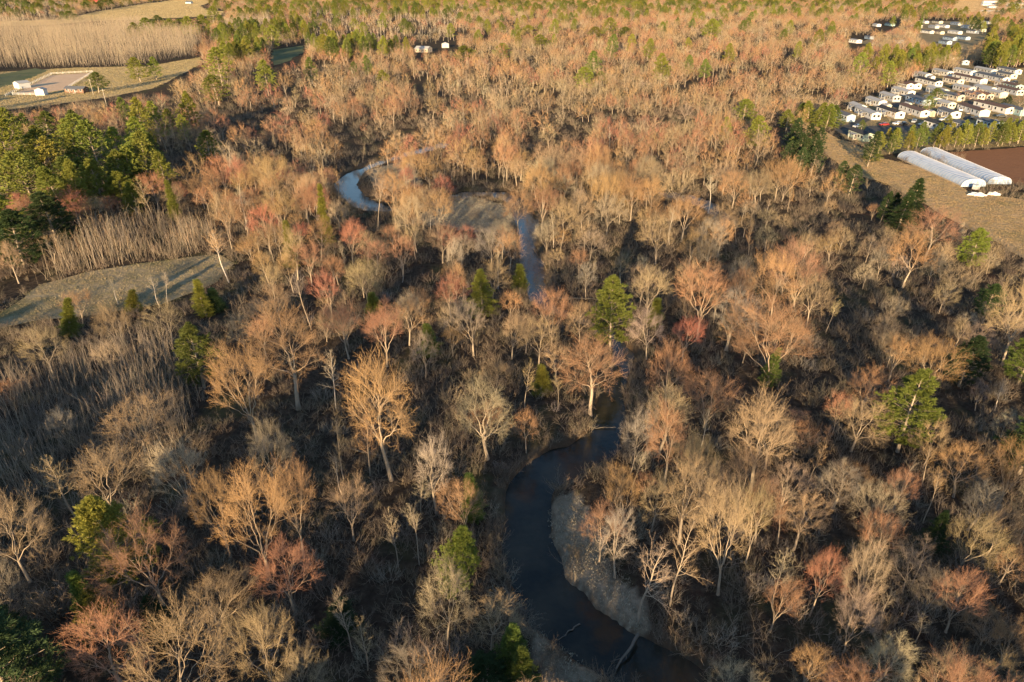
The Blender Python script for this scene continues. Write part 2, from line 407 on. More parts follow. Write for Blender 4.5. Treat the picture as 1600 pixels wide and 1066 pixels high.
def spawn(r, P, R, n, t0, t1, ang, asd, lf, lsd, up, wob, K, rr=.7, rmin=.01, fall=.55, tipr=.35):
    N, Kp, _ = P.shape; L = np.linalg.norm(np.diff(P, axis=1), axis=2).sum(1)
    t = t0 + (t1 - t0) * (np.arange(n)[None] + r.random((N, n))) / n
    x = t * (Kp - 1); i = np.clip(np.floor(x).astype(int), 0, Kp - 2); f = (x - i)[..., None]; I = np.arange(N)[:, None]
    base = P[I, i] * (1 - f) + P[I, i + 1] * f; tan = nrm(P[I, i + 1] - P[I, i]); rad = R[I, i] * (1 - f[..., 0]) + R[I, i + 1] * f[..., 0]
    az = 2.4 * np.arange(n)[None] + r.random((N, 1)) * 6.28 + r.normal(size=(N, n)) * .5
    u, v = frame_of(tan); a = ang + asd * r.normal(size=(N, n))
    d = np.cos(a)[..., None] * tan + np.sin(a)[..., None] * (np.cos(az)[..., None] * u + np.sin(az)[..., None] * v)
    ln = L[:, None] * lf * (1 - fall * (t - t0) / (t1 - t0)) * np.clip(1 + lsd * r.normal(size=(N, n)), .35, 1.9)
    ln = ln.ravel(); Q = walk(r, base.reshape(-1, 3), nrm(d).reshape(-1, 3), ln, K, up, wob)
    r0 = np.maximum(rad.ravel() * rr, rmin); RR = r0[:, None] * np.linspace(1, tipr, K)[None]
    return Q, np.maximum(RR, rmin * .6)

def bezier(p0, d0, p1, K, r, wob):
    """curves that leave p0 along d0 and end at p1"""
    L = np.linalg.norm(p1 - p0, axis=-1, keepdims=True); c = p0 + d0 * L * .45; t = np.linspace(0, 1, K)[None, :, None]
    P = (1 - t) ** 2 * p0[:, None] + 2 * t * (1 - t) * c[:, None] + t ** 2 * p1[:, None]
    w = r.normal(size=P.shape) * wob * L[:, None]; w[:, 0] = 0; w[:, -1] = 0
    return P + w

def dome(seed, H, form, lod=0):
    """bare broadleaf whose limbs reach out to fill a lobed dome"""
    r = np.random.default_rng(seed); T, K_ = Tree(), Tree()
    W, zc, lowel, fork = {'oak': (.92, .50, -.35, r.uniform(.2, .3)), 'round': (.78, .52, -.25, r.uniform(.22, .32)), 'vase': (.66, .50, .05, r.uniform(.16, .28)), 'fan': (.95, .36, .12, r.uniform(.06, .13)), 'up': (.5, .5, -.2, r.uniform(.25, .38))}[form]
    if lod: lowel -= .3; zc -= .05; fork *= .8
    W *= H; zc *= H; n = (330 if form in ('oak', 'fan') else 290) if not lod else 120
    el = np.arcsin(np.clip(lowel + (1 - lowel) * r.random(n), -1, 1)); az = r.random(n) * 6.283
    lob = 1 + .16 * np.cos(az * r.integers(2, 4) + r.random() * 6) * np.cos(el) + .1 * np.cos(az * 5 + el * 4 + r.random() * 6)
    rad = (.42 + .58 * r.random(n) ** .45) * lob
    off = r.normal(size=2) * W * .05
    tips = np.stack([np.cos(el) * np.cos(az) * W / 2 * rad + off[0], np.cos(el) * np.sin(az) * W / 2 * rad + off[1], zc + np.sin(el) * (H - zc) * rad], -1)
    if form in ('vase', 'fan'): tips[:, 2] += np.hypot(tips[:, 0], tips[:, 1]) * .18
    tr = walk(r, np.zeros((1, 3)), np.array([[off[0] / H * .7, off[1] / H * .7, 1.0]]), np.array([fork * H + .4]), 5, .2, .22); tr[0, :, 2] -= .4
    r0 = H * .0125; TR = np.linspace(1.3, .9, 5)[None] * r0; TR[0, 0] *= 1.4; T.tubes(tr, TR, 7, 0, 0)
    def cluster(pts, k):
        s = [pts[r.integers(len(pts))]]
        for _ in range(k - 1):
            d = np.min([((pts - q) ** 2).sum(1) for q in s], 0); s.append(pts[r.choice(len(pts), p=d / d.sum()) if d.sum() > 0 else 0])
        return np.argmin([((pts - q) ** 2).sum(1) for q in s], 0)
    base = tr[0, -1]; d_tr = nrm(tr[0, -1] - tr[0, -2]); n1 = int(r.integers(5, 8)); A = cluster(tips, n1); L1, L2, L3 = [], [], []
    for i in range(n1):
        m = tips[A == i]
        if len(m) < 3: continue
        st = tr[0, -1] * (1 - (u := r.random() * .5)) + tr[0, -2] * u
        c1 = st + (m.mean(0) - st) * r.uniform(.45, .6); d0 = nrm(nrm(m.mean(0) - st) * .7 + np.array([0, 0, .55])); L1.append((st, d0, c1, len(m)))
        d1 = nrm(c1 - st); k2 = max(2, min(8, len(m) // 8)); Bc = cluster(m, k2)
        for j in range(k2):
            q = m[Bc == j]
            if not len(q): continue
            c2 = c1 + (q.mean(0) - c1) * r.uniform(.5, .68); L2.append((c1, nrm(d1 + .5 * nrm(q.mean(0) - c1)), c2, len(q))); d2 = nrm(c2 - c1)
            for tp in q: L3.append((c2, nrm(d2 + .6 * nrm(tp - c2)), tp, 1))
    def lay(L, K, wob): return bezier(np.array([l[0] for l in L]), np.array([l[1] for l in L]), np.array([l[2] for l in L]), K, r, wob), np.array([l[3] for l in L])
    tot = len(tips); kk = 1.0 if not lod else 1.0
    P1, w1 = lay(L1, 6, .025); R1 = r0 * np.sqrt(w1 / tot * 1.1)[:, None] * np.linspace(1, .62, 6)[None]; T.tubes(P1, R1 * kk, 5, 0, .15)
    P2, w2 = lay(L2, 5, .03); R2 = r0 * np.sqrt(w2 / tot * .85)[:, None] * np.linspace(1, .55, 5)[None]; K_.tubes(P2, R2 * kk, 4, .15, .45)
    P3, w3 = lay(L3, 4, .035); R3 = np.maximum(r0 * .05 * np.linspace(1, .4, 4)[None] * np.ones((len(P3), 1)), .010 if not lod else .022); K_.tubes(P3, R3, 3, .4, .8)
    if not lod:
        P4, R4 = spawn(r, P3, R3, 7, .25, .99, .6, .2, .42, .3, .3, .4, 3, .6, .008, .35); K_.tubes(P4, R4, 3, .7, .92)
        P5, R5 = spawn(r, P4, R4, 4, .2, 1, .6, .25, .6, .3, .3, .3, 2, .7, .0065, .3); K_.tubes(P5, R5, 3, .85, 1, True)
    else:
        P5, R5 = spawn(r, P3, R3, 9, .2, 1, .62, .22, .5, .3, .3, .3, 2, .7, .014, .3); K_.tubes(P5, R5, 3, .8, 1, True)
    e = P5[:, -1]; return T, K_, np.percentile(e[:, 2], 99), np.percentile(np.hypot(e[:, 0] - off[0], e[:, 1] - off[1]), 95) * 2

def bare(seed, H, form, lod=0):
    """bare broadleaf with one leader running to the top"""
    r = np.random.default_rng(seed); T, K_ = Tree(), Tree()
    tr = walk(r, np.zeros((1, 3)), np.array([[r.normal() * .08, r.normal() * .08, 1.0]]), np.array([H * 1.0]), 9, .3, .5); tr[0, :, 2] -= .3
    r0 = H * .0095; TR = np.linspace(1.2, .12, 9)[None] * r0; T.tubes(tr, TR, 6, 0, .15)
    lo = {'slim': .38, 'tall': .55}[form]
    P2, R2 = spawn(r, tr, TR, 24, lo, .99, .85, .22, .24, .3, .5, .6, 5, .6, .016, .6); K_.tubes(P2, R2 * (1 if not lod else 1.4), 3, .2, .6)
    P3, R3 = spawn(r, P2, R2, 8 if not lod else 5, .2, 1, .7, .22, .42, .3, .35, .5, 3, .6, .010, .5); K_.tubes(P3, R3 * (1 if not lod else 1.7), 3, .5, .85)
    P4, R4 = spawn(r, P3, R3, 9 if not lod else 4, .1, 1, .65, .22, .6, .35, .3, .3, 2, .7, .0075 * (1 if not lod else 1.8), .4); K_.tubes(P4, R4, 3, .85, 1, True)
    e = P4[:, -1]; return T, K_, np.percentile(e[:, 2], 99.5), np.percentile(np.hypot(e[:, 0], e[:, 1]), 93) * 2

def sapling(seed, H):
    r = np.random.default_rng(seed); T, K_ = Tree(), Tree()
    tr = walk(r, np.zeros((1, 3)), np.array([[r.normal() * .12, r.normal() * .12, 1.0]]), np.array([H]), 5, .2, .4)
    TR = np.linspace(1, .2, 5)[None] * H * .0045; T.tubes(tr, TR, 4, 0, .2)
    P2, R2 = spawn(r, tr, TR, 13, .4, .99, .42, .12, .17, .3, .5, .3, 3, .6, .007, .6); K_.tubes(P2, R2, 3, .3, .8)
    P3, R3 = spawn(r, P2, R2, 3, .2, 1, .5, .2, .45, .3, .3, .3, 2, .7, .006); K_.tubes(P3, R3, 3, .7, 1, True)
    return T, K_, H, H * .22

def shrub(seed, H, n, spread, lod=0):
    r = np.random.default_rng(seed); T, K_ = Tree(), Tree()
    az = r.random(n) * 6.28; ti = np.abs(r.normal(size=n)) * .45 + .08; rad = spread * np.sqrt(r.random(n)) * .6
    b0 = np.stack([rad * np.cos(az), rad * np.sin(az), np.full(n, -.15)], -1); az2 = az + r.normal(size=n) * .6
    d = np.stack([np.sin(ti) * np.cos(az2), np.sin(ti) * np.sin(az2), np.cos(ti)], -1)
    P1 = walk(r, b0, d, H * r.uniform(.5, 1.05, n), 4, .2, .6); R1 = np.full((n, 1), .022) * np.linspace(1, .4, 4)[None] * (1 + lod)
    T.tubes(P1, R1, 3, 0, .5)
    P2, R2 = spawn(r, P1, R1, 6, .2, 1, .6, .2, .45, .3, .25, .4, 3, .6, .009 * (1 + lod)); K_.tubes(P2, R2, 3, .4, .8)
    P3, R3 = spawn(r, P2, R2, 5 if not lod else 2, .15, 1, .6, .2, .5, .3, .2, .3, 2, .7, .0075 * (1 + lod)); K_.tubes(P3, R3, 3, .8, 1, True)
    return T, K_, H, spread * 1.6

def conifer(seed, H, form, lod=0):
    r = np.random.default_rng(seed); T, K_ = Tree(), Tree()
    tr = walk(r, np.zeros((1, 3)), np.array([[0, 0, 1.0]]), np.array([H * .985]), 8, .3, .12); tr[0, :, 2] -= .3
    T.tubes(tr, np.linspace(1, .08, 8)[None] * H * .014, 6, 0, 0)
    if form == 'pine': nw, lo, W, per, drop = int(H * .95), .16, .27, 5, .22
    elif form == 'spruce': nw, lo, W, per, drop = int(H * 1.5), .06, .17, 6, -.12
    else: nw, lo, W, per, drop = int(H * 1.7), .04, .13, 6, .75      # cedar: narrow, branches turned up
    z = np.linspace(lo, .985, nw); B, D, LN, Z = [], [], [], []
    for k, zz in enumerate(z):
        for j in range(per):
            if form == 'pine' and r.random() < .16: continue
            t = (zz - lo) / (1 - lo)
            if form == 'pine': w = W * (min(1, .55 + t * 1.6) * (1 - t) ** .62 + .035)
            else: w = W * ((1 - t) ** .85 * min(1, .7 + t * 2) + .02)
            az = k * 1.1 + j * 6.283 / per + r.normal() * .25
            e = drop + (.55 * t if form == 'pine' else .45 * t) + r.normal() * .1
            zc = zz * H + r.normal() * .15; x = zc / (H * .985) * 7; i = min(6, max(0, int(x))); c = tr[0, i] * (1 - x + i) + tr[0, i + 1] * (x - i)
            B.append(c); D.append([math.cos(az) * math.cos(e), math.sin(az) * math.cos(e), math.sin(e)]); LN.append(w * H * r.uniform(.68, 1.15))
    B, D, LN = np.array(B), np.array(D), np.array(LN)
    P1 = walk(r, B, D, LN, 5, .3 if form != 'spruce' else .05, .25); R1 = (LN * .011)[:, None] * np.linspace(1, .3, 5)[None] + .006
    T.tubes(P1, R1, 3, 0, 0)
    ns = (7 if form == 'pine' else 6) if not lod else 3
    P2, R2 = spawn(r, P1, R1, ns, .28 if form == 'pine' else .12, 1, .75, .2, .42, .25, .25 if form == 'pine' else .05, .3, 3, .6, .008)
    ends = np.concatenate([P2[:, 1], P2[:, 2], P1[:, -1]]); dirs = nrm(np.concatenate([P2[:, 1] - P2[:, 0], P2[:, 2] - P2[:, 1], P1[:, -1] - P1[:, -2]]))
    nb = (24 if form == 'pine' else 19) if not lod else 7
    Bb = np.repeat(ends, nb, 0) + r.normal(size=(len(ends) * nb, 3)) * .08
    Db = nrm(np.repeat(dirs, nb, 0) + r.normal(size=(len(ends) * nb, 3)) * .62 + np.array([0, 0, .25]))
    sz = H / 18 * (.78 if form == 'pine' else .62) * (1.5 if lod else 1)
    wk = .55 if not lod else 1.0
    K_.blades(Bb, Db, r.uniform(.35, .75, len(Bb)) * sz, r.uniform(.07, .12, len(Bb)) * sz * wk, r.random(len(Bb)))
    w = np.percentile(np.hypot(Bb[:, 0], Bb[:, 1]), 90) * 2
    return T, K_, H, w

# templates: kind -> list of (trunk mesh, crown mesh, height, width)
TPL = {}
def template(kind, res, bark='bark', leaf=None):
    T, K_, h, w = res; nm = kind.split('_')[0]
    TPL.setdefault(kind, []).append((T.mesh(nm + '_trunk', M[bark]), K_.mesh(nm + '_crown', M[leaf or bark]), h, w))
for i, f in enumerate(('vase', 'round', 'fan', 'vase', 'round', 'up')): template('maple', dome(11 + i, 17, f))
for i, f in enumerate(('oak', 'round', 'oak', 'fan', 'oak', 'round', 'up')): template('oak', dome(31 + i, 16, f))
for i in range(3): template('slim', bare(51 + i, 16, 'slim'))
for i in range(2): template('slim', bare(57 + i, 19, 'tall'))
for i in range(2): template('birch', bare(61 + i, 16, 'tall'), 'birch')
template('birch', bare(66, 14, 'slim'), 'birch')
for i in range(4): template('sapling', sapling(71 + i, 7.5))
for i in range(3): template('shrub', shrub(81 + i, 2.6, 16, 1.6))
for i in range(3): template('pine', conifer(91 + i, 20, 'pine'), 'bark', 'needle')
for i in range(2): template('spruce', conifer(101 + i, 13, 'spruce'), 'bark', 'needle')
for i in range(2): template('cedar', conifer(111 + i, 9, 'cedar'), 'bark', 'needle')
for i, f in enumerate(('vase', 'round', 'fan', 'up')): template('maple_lod', dome(121 + i, 15, f, 1))
for i, f in enumerate(('oak', 'round', 'fan')): template('oak_lod', dome(131 + i, 15, f, 1))
for i in range(2): template('slim_lod', bare(141 + i, 17, 'slim' if i else 'tall', 1))
template('birch_lod', bare(145, 16, 'tall', 1), 'birch')
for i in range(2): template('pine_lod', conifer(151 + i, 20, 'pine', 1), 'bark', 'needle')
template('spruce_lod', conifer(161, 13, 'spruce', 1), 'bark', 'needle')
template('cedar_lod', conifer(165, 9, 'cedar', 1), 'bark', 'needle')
template('sapling_lod', sapling(171, 8))
TPL['shrub_lod'] = TPL['shrub']

# ------------------------------------------------------------------ where the plants stand
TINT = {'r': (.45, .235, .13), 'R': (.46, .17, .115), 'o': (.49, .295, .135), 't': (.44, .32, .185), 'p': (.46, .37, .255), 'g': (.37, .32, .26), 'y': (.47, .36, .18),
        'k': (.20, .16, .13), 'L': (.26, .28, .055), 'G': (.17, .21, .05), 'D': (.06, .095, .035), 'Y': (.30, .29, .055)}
TONE = {'r': 'rust red', 'R': 'bright red', 'o': 'orange', 't': 'tan', 'p': 'pale', 'g': 'grey', 'y': 'yellowish', 'k': 'dark brown', 'L': 'bright green', 'G': 'green', 'D': 'dark green', 'Y': 'yellow green'}
# kind, x of the foot, y of the foot, y of the top, crown width, tone (pixels of the photograph; turned into metres on the ground)
HAND = [tuple(l.split()) for l in '''
oak 303 1135 965 170 t
maple 205 1090 945 118 r
maple 262 965 813 150 r
oak 425 1078 943 108 t
maple 462 958 843 104 r
oak 48 910 785 118 t
slim 118 808 708 78 t
maple 182 808 698 106 t
maple 308 815 698 90 p
oak 228 712 622 122 t
maple 420 905 735 130 o
maple 475 872 718 76 r
oak 430 766 656 78 p
maple 402 690 528 104 o
maple 466 640 472 118 o
maple 612 752 548 112 o
slim 579 744 618 62 o
slim 537 748 635 46 t
oak 762 718 597 98 p
oak 682 802 676 66 g
slim 658 802 740 40 p
oak 700 1015 888 100 p
slim 622 885 794 30 p
slim 655 882 796 40 p
slim 550 1018 920 34 p
slim 575 1048 958 36 t
oak 650 1110 1008 100 g
oak 470 1130 1030 80 t
oak 30 1010 870 70 g
maple 360 870 740 80 o
maple 345 1000 900 110 t
oak 110 700 640 50 g
slim 997 972 838 96 p
slim 1047 948 780 76 t
maple 1122 928 752 96 t
maple 1037 765 626 72 r
oak 985 742 628 60 g
oak 1060 850 712 86 t
slim 985 775 695 44 p
maple 1172 768 590 98 t
maple 1100 668 588 92 r
maple 1040 645 532 80 r
oak 1092 780 680 70 t
oak 1112 860 745 80 p
oak 1150 800 700 70 t
maple 1165 880 760 66 t
oak 1218 800 715 60 p
oak 1018 830 735 70 t
oak 960 905 800 60 g
slim 1215 850 745 50 p
oak 1240 860 770 64 t
oak 1300 795 720 78 p
oak 1352 845 752 76 p
maple 1265 962 860 56 R
oak 1322 988 840 78 p
slim 1206 948 858 48 p
oak 1497 892 806 92 y
oak 1410 930 858 70 p
oak 1442 965 892 64 p
maple 1477 988 898 80 r
slim 1376 980 920 48 p
oak 1318 1020 920 60 p
maple 1556 1045 975 60 o
maple 1255 1085 1015 56 o
oak 1440 1120 1022 100 t
oak 1530 1110 1030 90 t
oak 1140 1105 1010 90 p
maple 1562 785 684 70 o
maple 1490 775 698 86 o
maple 1440 625 530 84 o
maple 1345 655 574 76 r
oak 1330 705 626 96 t
maple 1200 600 460 150 r
maple 1240 480 378 100 r
oak 1205 500 390 80 o
oak 1260 512 425 60 t
maple 1090 530 408 88 r
oak 1105 408 342 60 p
maple 1065 565 495 54 R
slim 1290 520 470 30 y
maple 1410 450 358 74 o
maple 1445 405 322 76 r
oak 1566 570 438 66 y
maple 922 645 522 98 r
maple 862 540 455 64 r
oak 842 572 495 64 t
maple 740 556 468 66 p
maple 705 500 428 56 R
maple 605 575 475 70 r
oak 575 480 398 56 y
maple 520 505 424 50 R
slim 487 515 412 46 g
maple 618 350 270 56 o
maple 685 375 293 54 o
slim 590 360 272 48 p
oak 785 405 345 56 p
oak 722 418 365 44 p
maple 810 362 284 52 r
maple 846 362 290 44 r
maple 940 345 270 60 o
maple 985 345 272 60 o
maple 1015 340 275 50 o
oak 195 548 472 62 t
oak 270 535 466 62 t
oak 180 585 530 50 p
oak 85 590 508 76 t
oak 386 552 486 46 p
birch 358 442 362 62 o
birch 186 478 438 20 p
birch 262 474 424 22 p
birch 250 480 428 20 p
maple 130 505 455 50 o
maple 25 635 590 40 r
oak 1360 1075 985 80 p
slim 1440 760 690 50 o
oak 1395 800 735 60 r
oak 1540 870 790 70 t
maple 1560 915 850 60 o
oak 1590 850 760 60 t
maple 1240 715 655 56 r
maple 1300 680 610 40 r
slim 1290 700 660 34 r
maple 770 480 400 50 t
maple 800 560 480 54 t
oak 775 620 560 50 t
slim 820 640 560 34 y
slim 872 640 590 30 y
oak 665 590 520 46 g
maple 640 540 470 64 o
maple 545 560 470 60 r
oak 905 535 470 60 t
maple 1010 500 420 70 t
maple 1150 490 420 50 r
oak 1010 560 480 70 g
pine 207 912 762 92 Y
pine 712 930 830 58 L
pine 165 1005 925 52 Y
cedar 160 975 885 30 G
spruce 258 1000 923 44 D
pine 40 1120 935 130 D
pine 10 1060 960 90 D
spruce 795 1055 970 46 G
spruce 813 1085 1010 44 G
pine 770 1095 1030 70 D
cedar 740 810 742 26 G
cedar 530 990 935 40 D
pine 1402 706 585 72 L
pine 953 545 428 52 L
spruce 754 492 422 38 Y
cedar 813 455 413 26 L
cedar 456 418 345 34 Y
cedar 512 384 288 38 Y
pine 320 606 510 56 G
cedar 845 615 572 22 Y
cedar 322 494 438 22 Y
cedar 112 525 468 34 L
cedar 210 490 455 30 Y
cedar 342 485 448 28 D
cedar 1165 1090 1045 44 G
cedar 1018 510 465 20 Y
cedar 585 490 455 20 L
cedar 672 555 505 22 G
spruce 1198 600 540 24 G
pine 1515 420 356 34 L
spruce 1418 352 280 34 D
spruce 1402 362 300 34 D
pine 1590 600 520 50 G
pine 1497 605 528 50 D
pine 1592 740 640 70 D
pine 1535 498 445 34 D
spruce 1455 860 800 30 D
pine 20 285 185 50 Y
pine 85 300 205 60 L
pine 60 330 235 60 L
pine 140 262 180 54 L
pine 165 290 190 50 L
pine 190 275 200 34 L
pine 232 300 210 50 L
pine 198 330 270 40 L
pine 5 320 195 56 L
pine 12 395 290 64 L
pine 40 420 330 60 D
pine 110 350 260 50 L
pine 265 310 240 30 L
pine 130 325 245 50 G
pine 215 340 285 30 Y
cedar 275 345 280 24 Y
pine 165 330 250 46 L
pine 95 390 300 60 D
pine 330 258 205 30 L
pine 343 165 118 36 L
pine 348 135 75 34 Y
pine 420 150 95 28 L
pine 155 145 114 26 G
pine 220 128 90 26 L
pine 245 125 90 18 L
pine 212 63 36 20 L
pine 234 58 28 26 L
pine 265 58 30 30 L
pine 282 56 30 30 G
pine 300 60 26 32 L
pine 320 58 24 30 L
pine 335 44 10 26 L
pine 348 60 36 24 G
pine 250 40 24 16 G
pine 100 32 18 10 G
pine 112 34 17 18 G
pine 122 34 22 14 G
pine 730 100 72 34 L
pine 785 95 68 24 L
pine 1110 66 30 34 L
pine 1160 195 155 30 L
pine 1182 235 182 32 L
pine 915 145 105 30 L
pine 940 135 112 20 L
pine 845 78 55 26 L
pine 950 58 28 24 L
pine 930 66 42 20 Y
pine 978 58 42 20 L
pine 825 60 40 26 Y
pine 1355 262 205 20 D
spruce 1362 250 228 22 L
spruce 1262 190 158 22 L
spruce 1276 196 160 22 L
spruce 1290 200 163 24 L
spruce 1304 196 165 22 G
spruce 1250 184 160 18 G
pine 1228 205 172 20 L
pine 1245 232 185 20 D
pine 1270 250 200 22 D
pine 600 135 110 18 Y
pine 425 78 40 24 L
pine 1015 20 5 18 L
pine 940 20 2 22 L
pine 540 20 2 18 Y
maple 1505 160 134 46 r
pine 1463 162 138 20 G
pine 1451 174 150 15 G
pine 1570 168 150 14 D
maple 1592 168 140 34 r
oak 1440 178 158 24 t
maple 1555 140 122 24 o
pine 1479 200 180 12 Y
oak 1390 190 172 16 t
pine 1345 205 188 10 G
'''.strip().splitlines()]

PINE_AREAS = [  # polygon of the feet, how many, top range in metres, tones
    ([(1372, 243), (1440, 236), (1520, 232), (1600, 226), (1640, 224), (1640, 217), (1520, 222), (1440, 227), (1372, 234)], 44, (7, 10), 'LYYG'),
    ([(1335, 118), (1370, 125), (1420, 122), (1450, 118), (1495, 112), (1498, 96), (1440, 88), (1400, 88), (1350, 92)], 42, (11, 17), 'LYGY'),
    ([(1530, 112), (1610, 110), (1610, 62), (1560, 62), (1535, 80)], 46, (14, 20), 'YYGY'),
    ([(1380, 45), (1410, 60), (1450, 50), (1440, 22), (1400, 22)], 12, (14, 20), 'YGL'),
    ([(1500, 40), (1535, 32), (1600, 40), (1610, 52), (1560, 50), (1515, 56)], 14, (14, 20), 'GDY'),
    ([(340, 75), (400, 68), (480, 66), (500, 58), (480, 45), (400, 52), (345, 62)], 46, (15, 21), 'LGYG'),
    ([(480, 92), (520, 96), (590, 96), (640, 92), (640, 82), (560, 78), (490, 80)], 42, (13, 19), 'YLGY'),
    ([(340, 108), (420, 100), (425, 80), (350, 82)], 24, (14, 19), 'YLG'),
    ([(620, 20), (780, 18), (780, 8), (620, 8)], 30, (16, 22), 'YYL'),
    ([(480, 30), (640, 28), (640, 6), (480, 10)], 22, (15, 21), 'YLG'), ([(700, 95), (900, 80), (900, 30), (740, 40)], 12, (12, 17), 'YLL'),
    ([(1290, 330), (1390, 360), (1400, 330), (1310, 295)], 4, (7, 11), 'DDD'),  # dark pines added to deepen a zone that lies in forest shadow
    ([(0, 300), (120, 380), (150, 330), (280, 345), (260, 250), (0, 240)], 10, (14, 20), 'GLYL'),
    ([(1215, 215), (1262, 245), (1290, 270), (1260, 290), (1215, 260)], 10, (9, 13), 'DDG'),
]
NEARSAP = [(-60, 800), (-60, 640), (40, 590), (130, 560), (250, 545), (330, 600), (300, 660), (280, 720), (150, 760), (60, 790)]
MIDSAP = [(55, 450), (110, 405), (160, 360), (230, 345), (330, 362), (350, 398), (250, 408), (150, 422)]
FARSAP = [(-80, 108), (200, 104), (300, 88), (318, 66), (250, 60), (225, 42), (60, 44), (-80, 46)]
FARSAP2 = [(355, 45), (420, 28), (425, 40), (385, 62), (352, 60)]
SHADYGAPS = [[(1180, 330), (1260, 290), (1400, 330), (1380, 380), (1290, 395), (1180, 385)], [(1290, 420), (1400, 450), (1450, 520), (1330, 560), (1290, 480)],
             [(930, 370), (1010, 350), (1020, 420), (930, 440)], [(330, 620), (420, 650), (430, 720), (330, 700)], [(500, 860), (640, 850), (640, 1000), (500, 960)],
             [(470, 620), (540, 600), (540, 740), (480, 740)]]
NOBASE = [HAY, MEADOW, ARENA, PADDOCK, FARFIELD, DARKPAS, STRIP, SOIL, PARK, NEARSAP, MIDSAP, FARSAP, FARSAP2, BROWNF,
          [(855, 790), (852, 850), (868, 900), (930, 955), (990, 995), (1005, 975), (945, 905), (912, 850), (905, 800), (885, 778)]]
NOVIEW = [[(1366, 33), (1404, 31), (1404, 42), (1366, 44)], [(1440, 30), (1545, 30), (1545, 56), (1520, 66), (1478, 72), (1445, 56)], HAY, ARENA, MEADOW, DARKPAS, FARFIELD, PARK, SOIL, [(1255, 192), (1300, 215), (1372, 250), (1470, 278), (1600, 322), (1600, 392), (1480, 325), (1380, 282), (1310, 250)], NEARSAP,
          [(0, 105), (0, 60), (300, 60), (290, 90)], MIDSAP,
          [(780, 790), (860, 735), (930, 690), (940, 590), (975, 590), (975, 660), (900, 760), (870, 850), (930, 950), (1060, 1066), (900, 1066), (800, 900)],
          [(585, 258), (612, 248), (615, 260), (590, 266)], [(534, 280), (556, 278), (572, 308), (545, 310)], [(570, 312), (614, 318), (610, 334), (572, 328)], [(700, 305), (785, 300), (795, 345), (720, 350)],
          [(818, 340), (838, 345), (836, 375), (815, 370)], [(822, 400), (845, 405), (850, 465), (830, 460)], [(1055, 300), (1110, 312), (1100, 325), (1050, 312)],
          [(1404, 235), (1460, 230), (1578, 285), (1500, 300)], [(650, 70), (712, 63), (712, 74), (650, 79)], [(1330, 55), (1360, 55), (1355, 72), (1330, 72)]]

PL = []     # every plant: kind, x, y, height, width, tone, hand-placed?
for k, bx, by, ty, cw, tone in HAND:
    bx, by, ty, cw = float(bx), float(by), float(ty), float(cw)
    g = at(bx, by); xc, yc = (bx - 800) / FOC, -(ty - 533) / FOC
    t = g[1] / (CP + yc * SP); H = CAM_H + t * (-SP + yc * CP)
    Zc = proj(np.array([g[0], g[1], H * .6]))[2]
    PL.append([k, g[0], g[1], max(H, 3), max(1.04 * cw * Zc / FOC, 1.2), tone, 1])
for poly, n, hr, tones in PINE_AREAS:
    a = np.array(poly); got = []
    while len(got) < n:
        x, y = rng.uniform(a[:, 0].min(), a[:, 0].max()), rng.uniform(a[:, 1].min(), a[:, 1].max())
        if in_poly(np.array([x]), np.array([y]), poly)[0]:
            g = at(x, y)
            if all(np.hypot(*(g[:2] - q)) > 2.6 for q in got) or rng.random() < .05:
                got.append(g[:2]); H = rng.uniform(*hr); PL.append(['pine', g[0], g[1], H, H * rng.uniform(.36, .52), tones[rng.integers(len(tones))], 0])
HX = np.array([[p[1], p[2], p[4]] for p in PL])

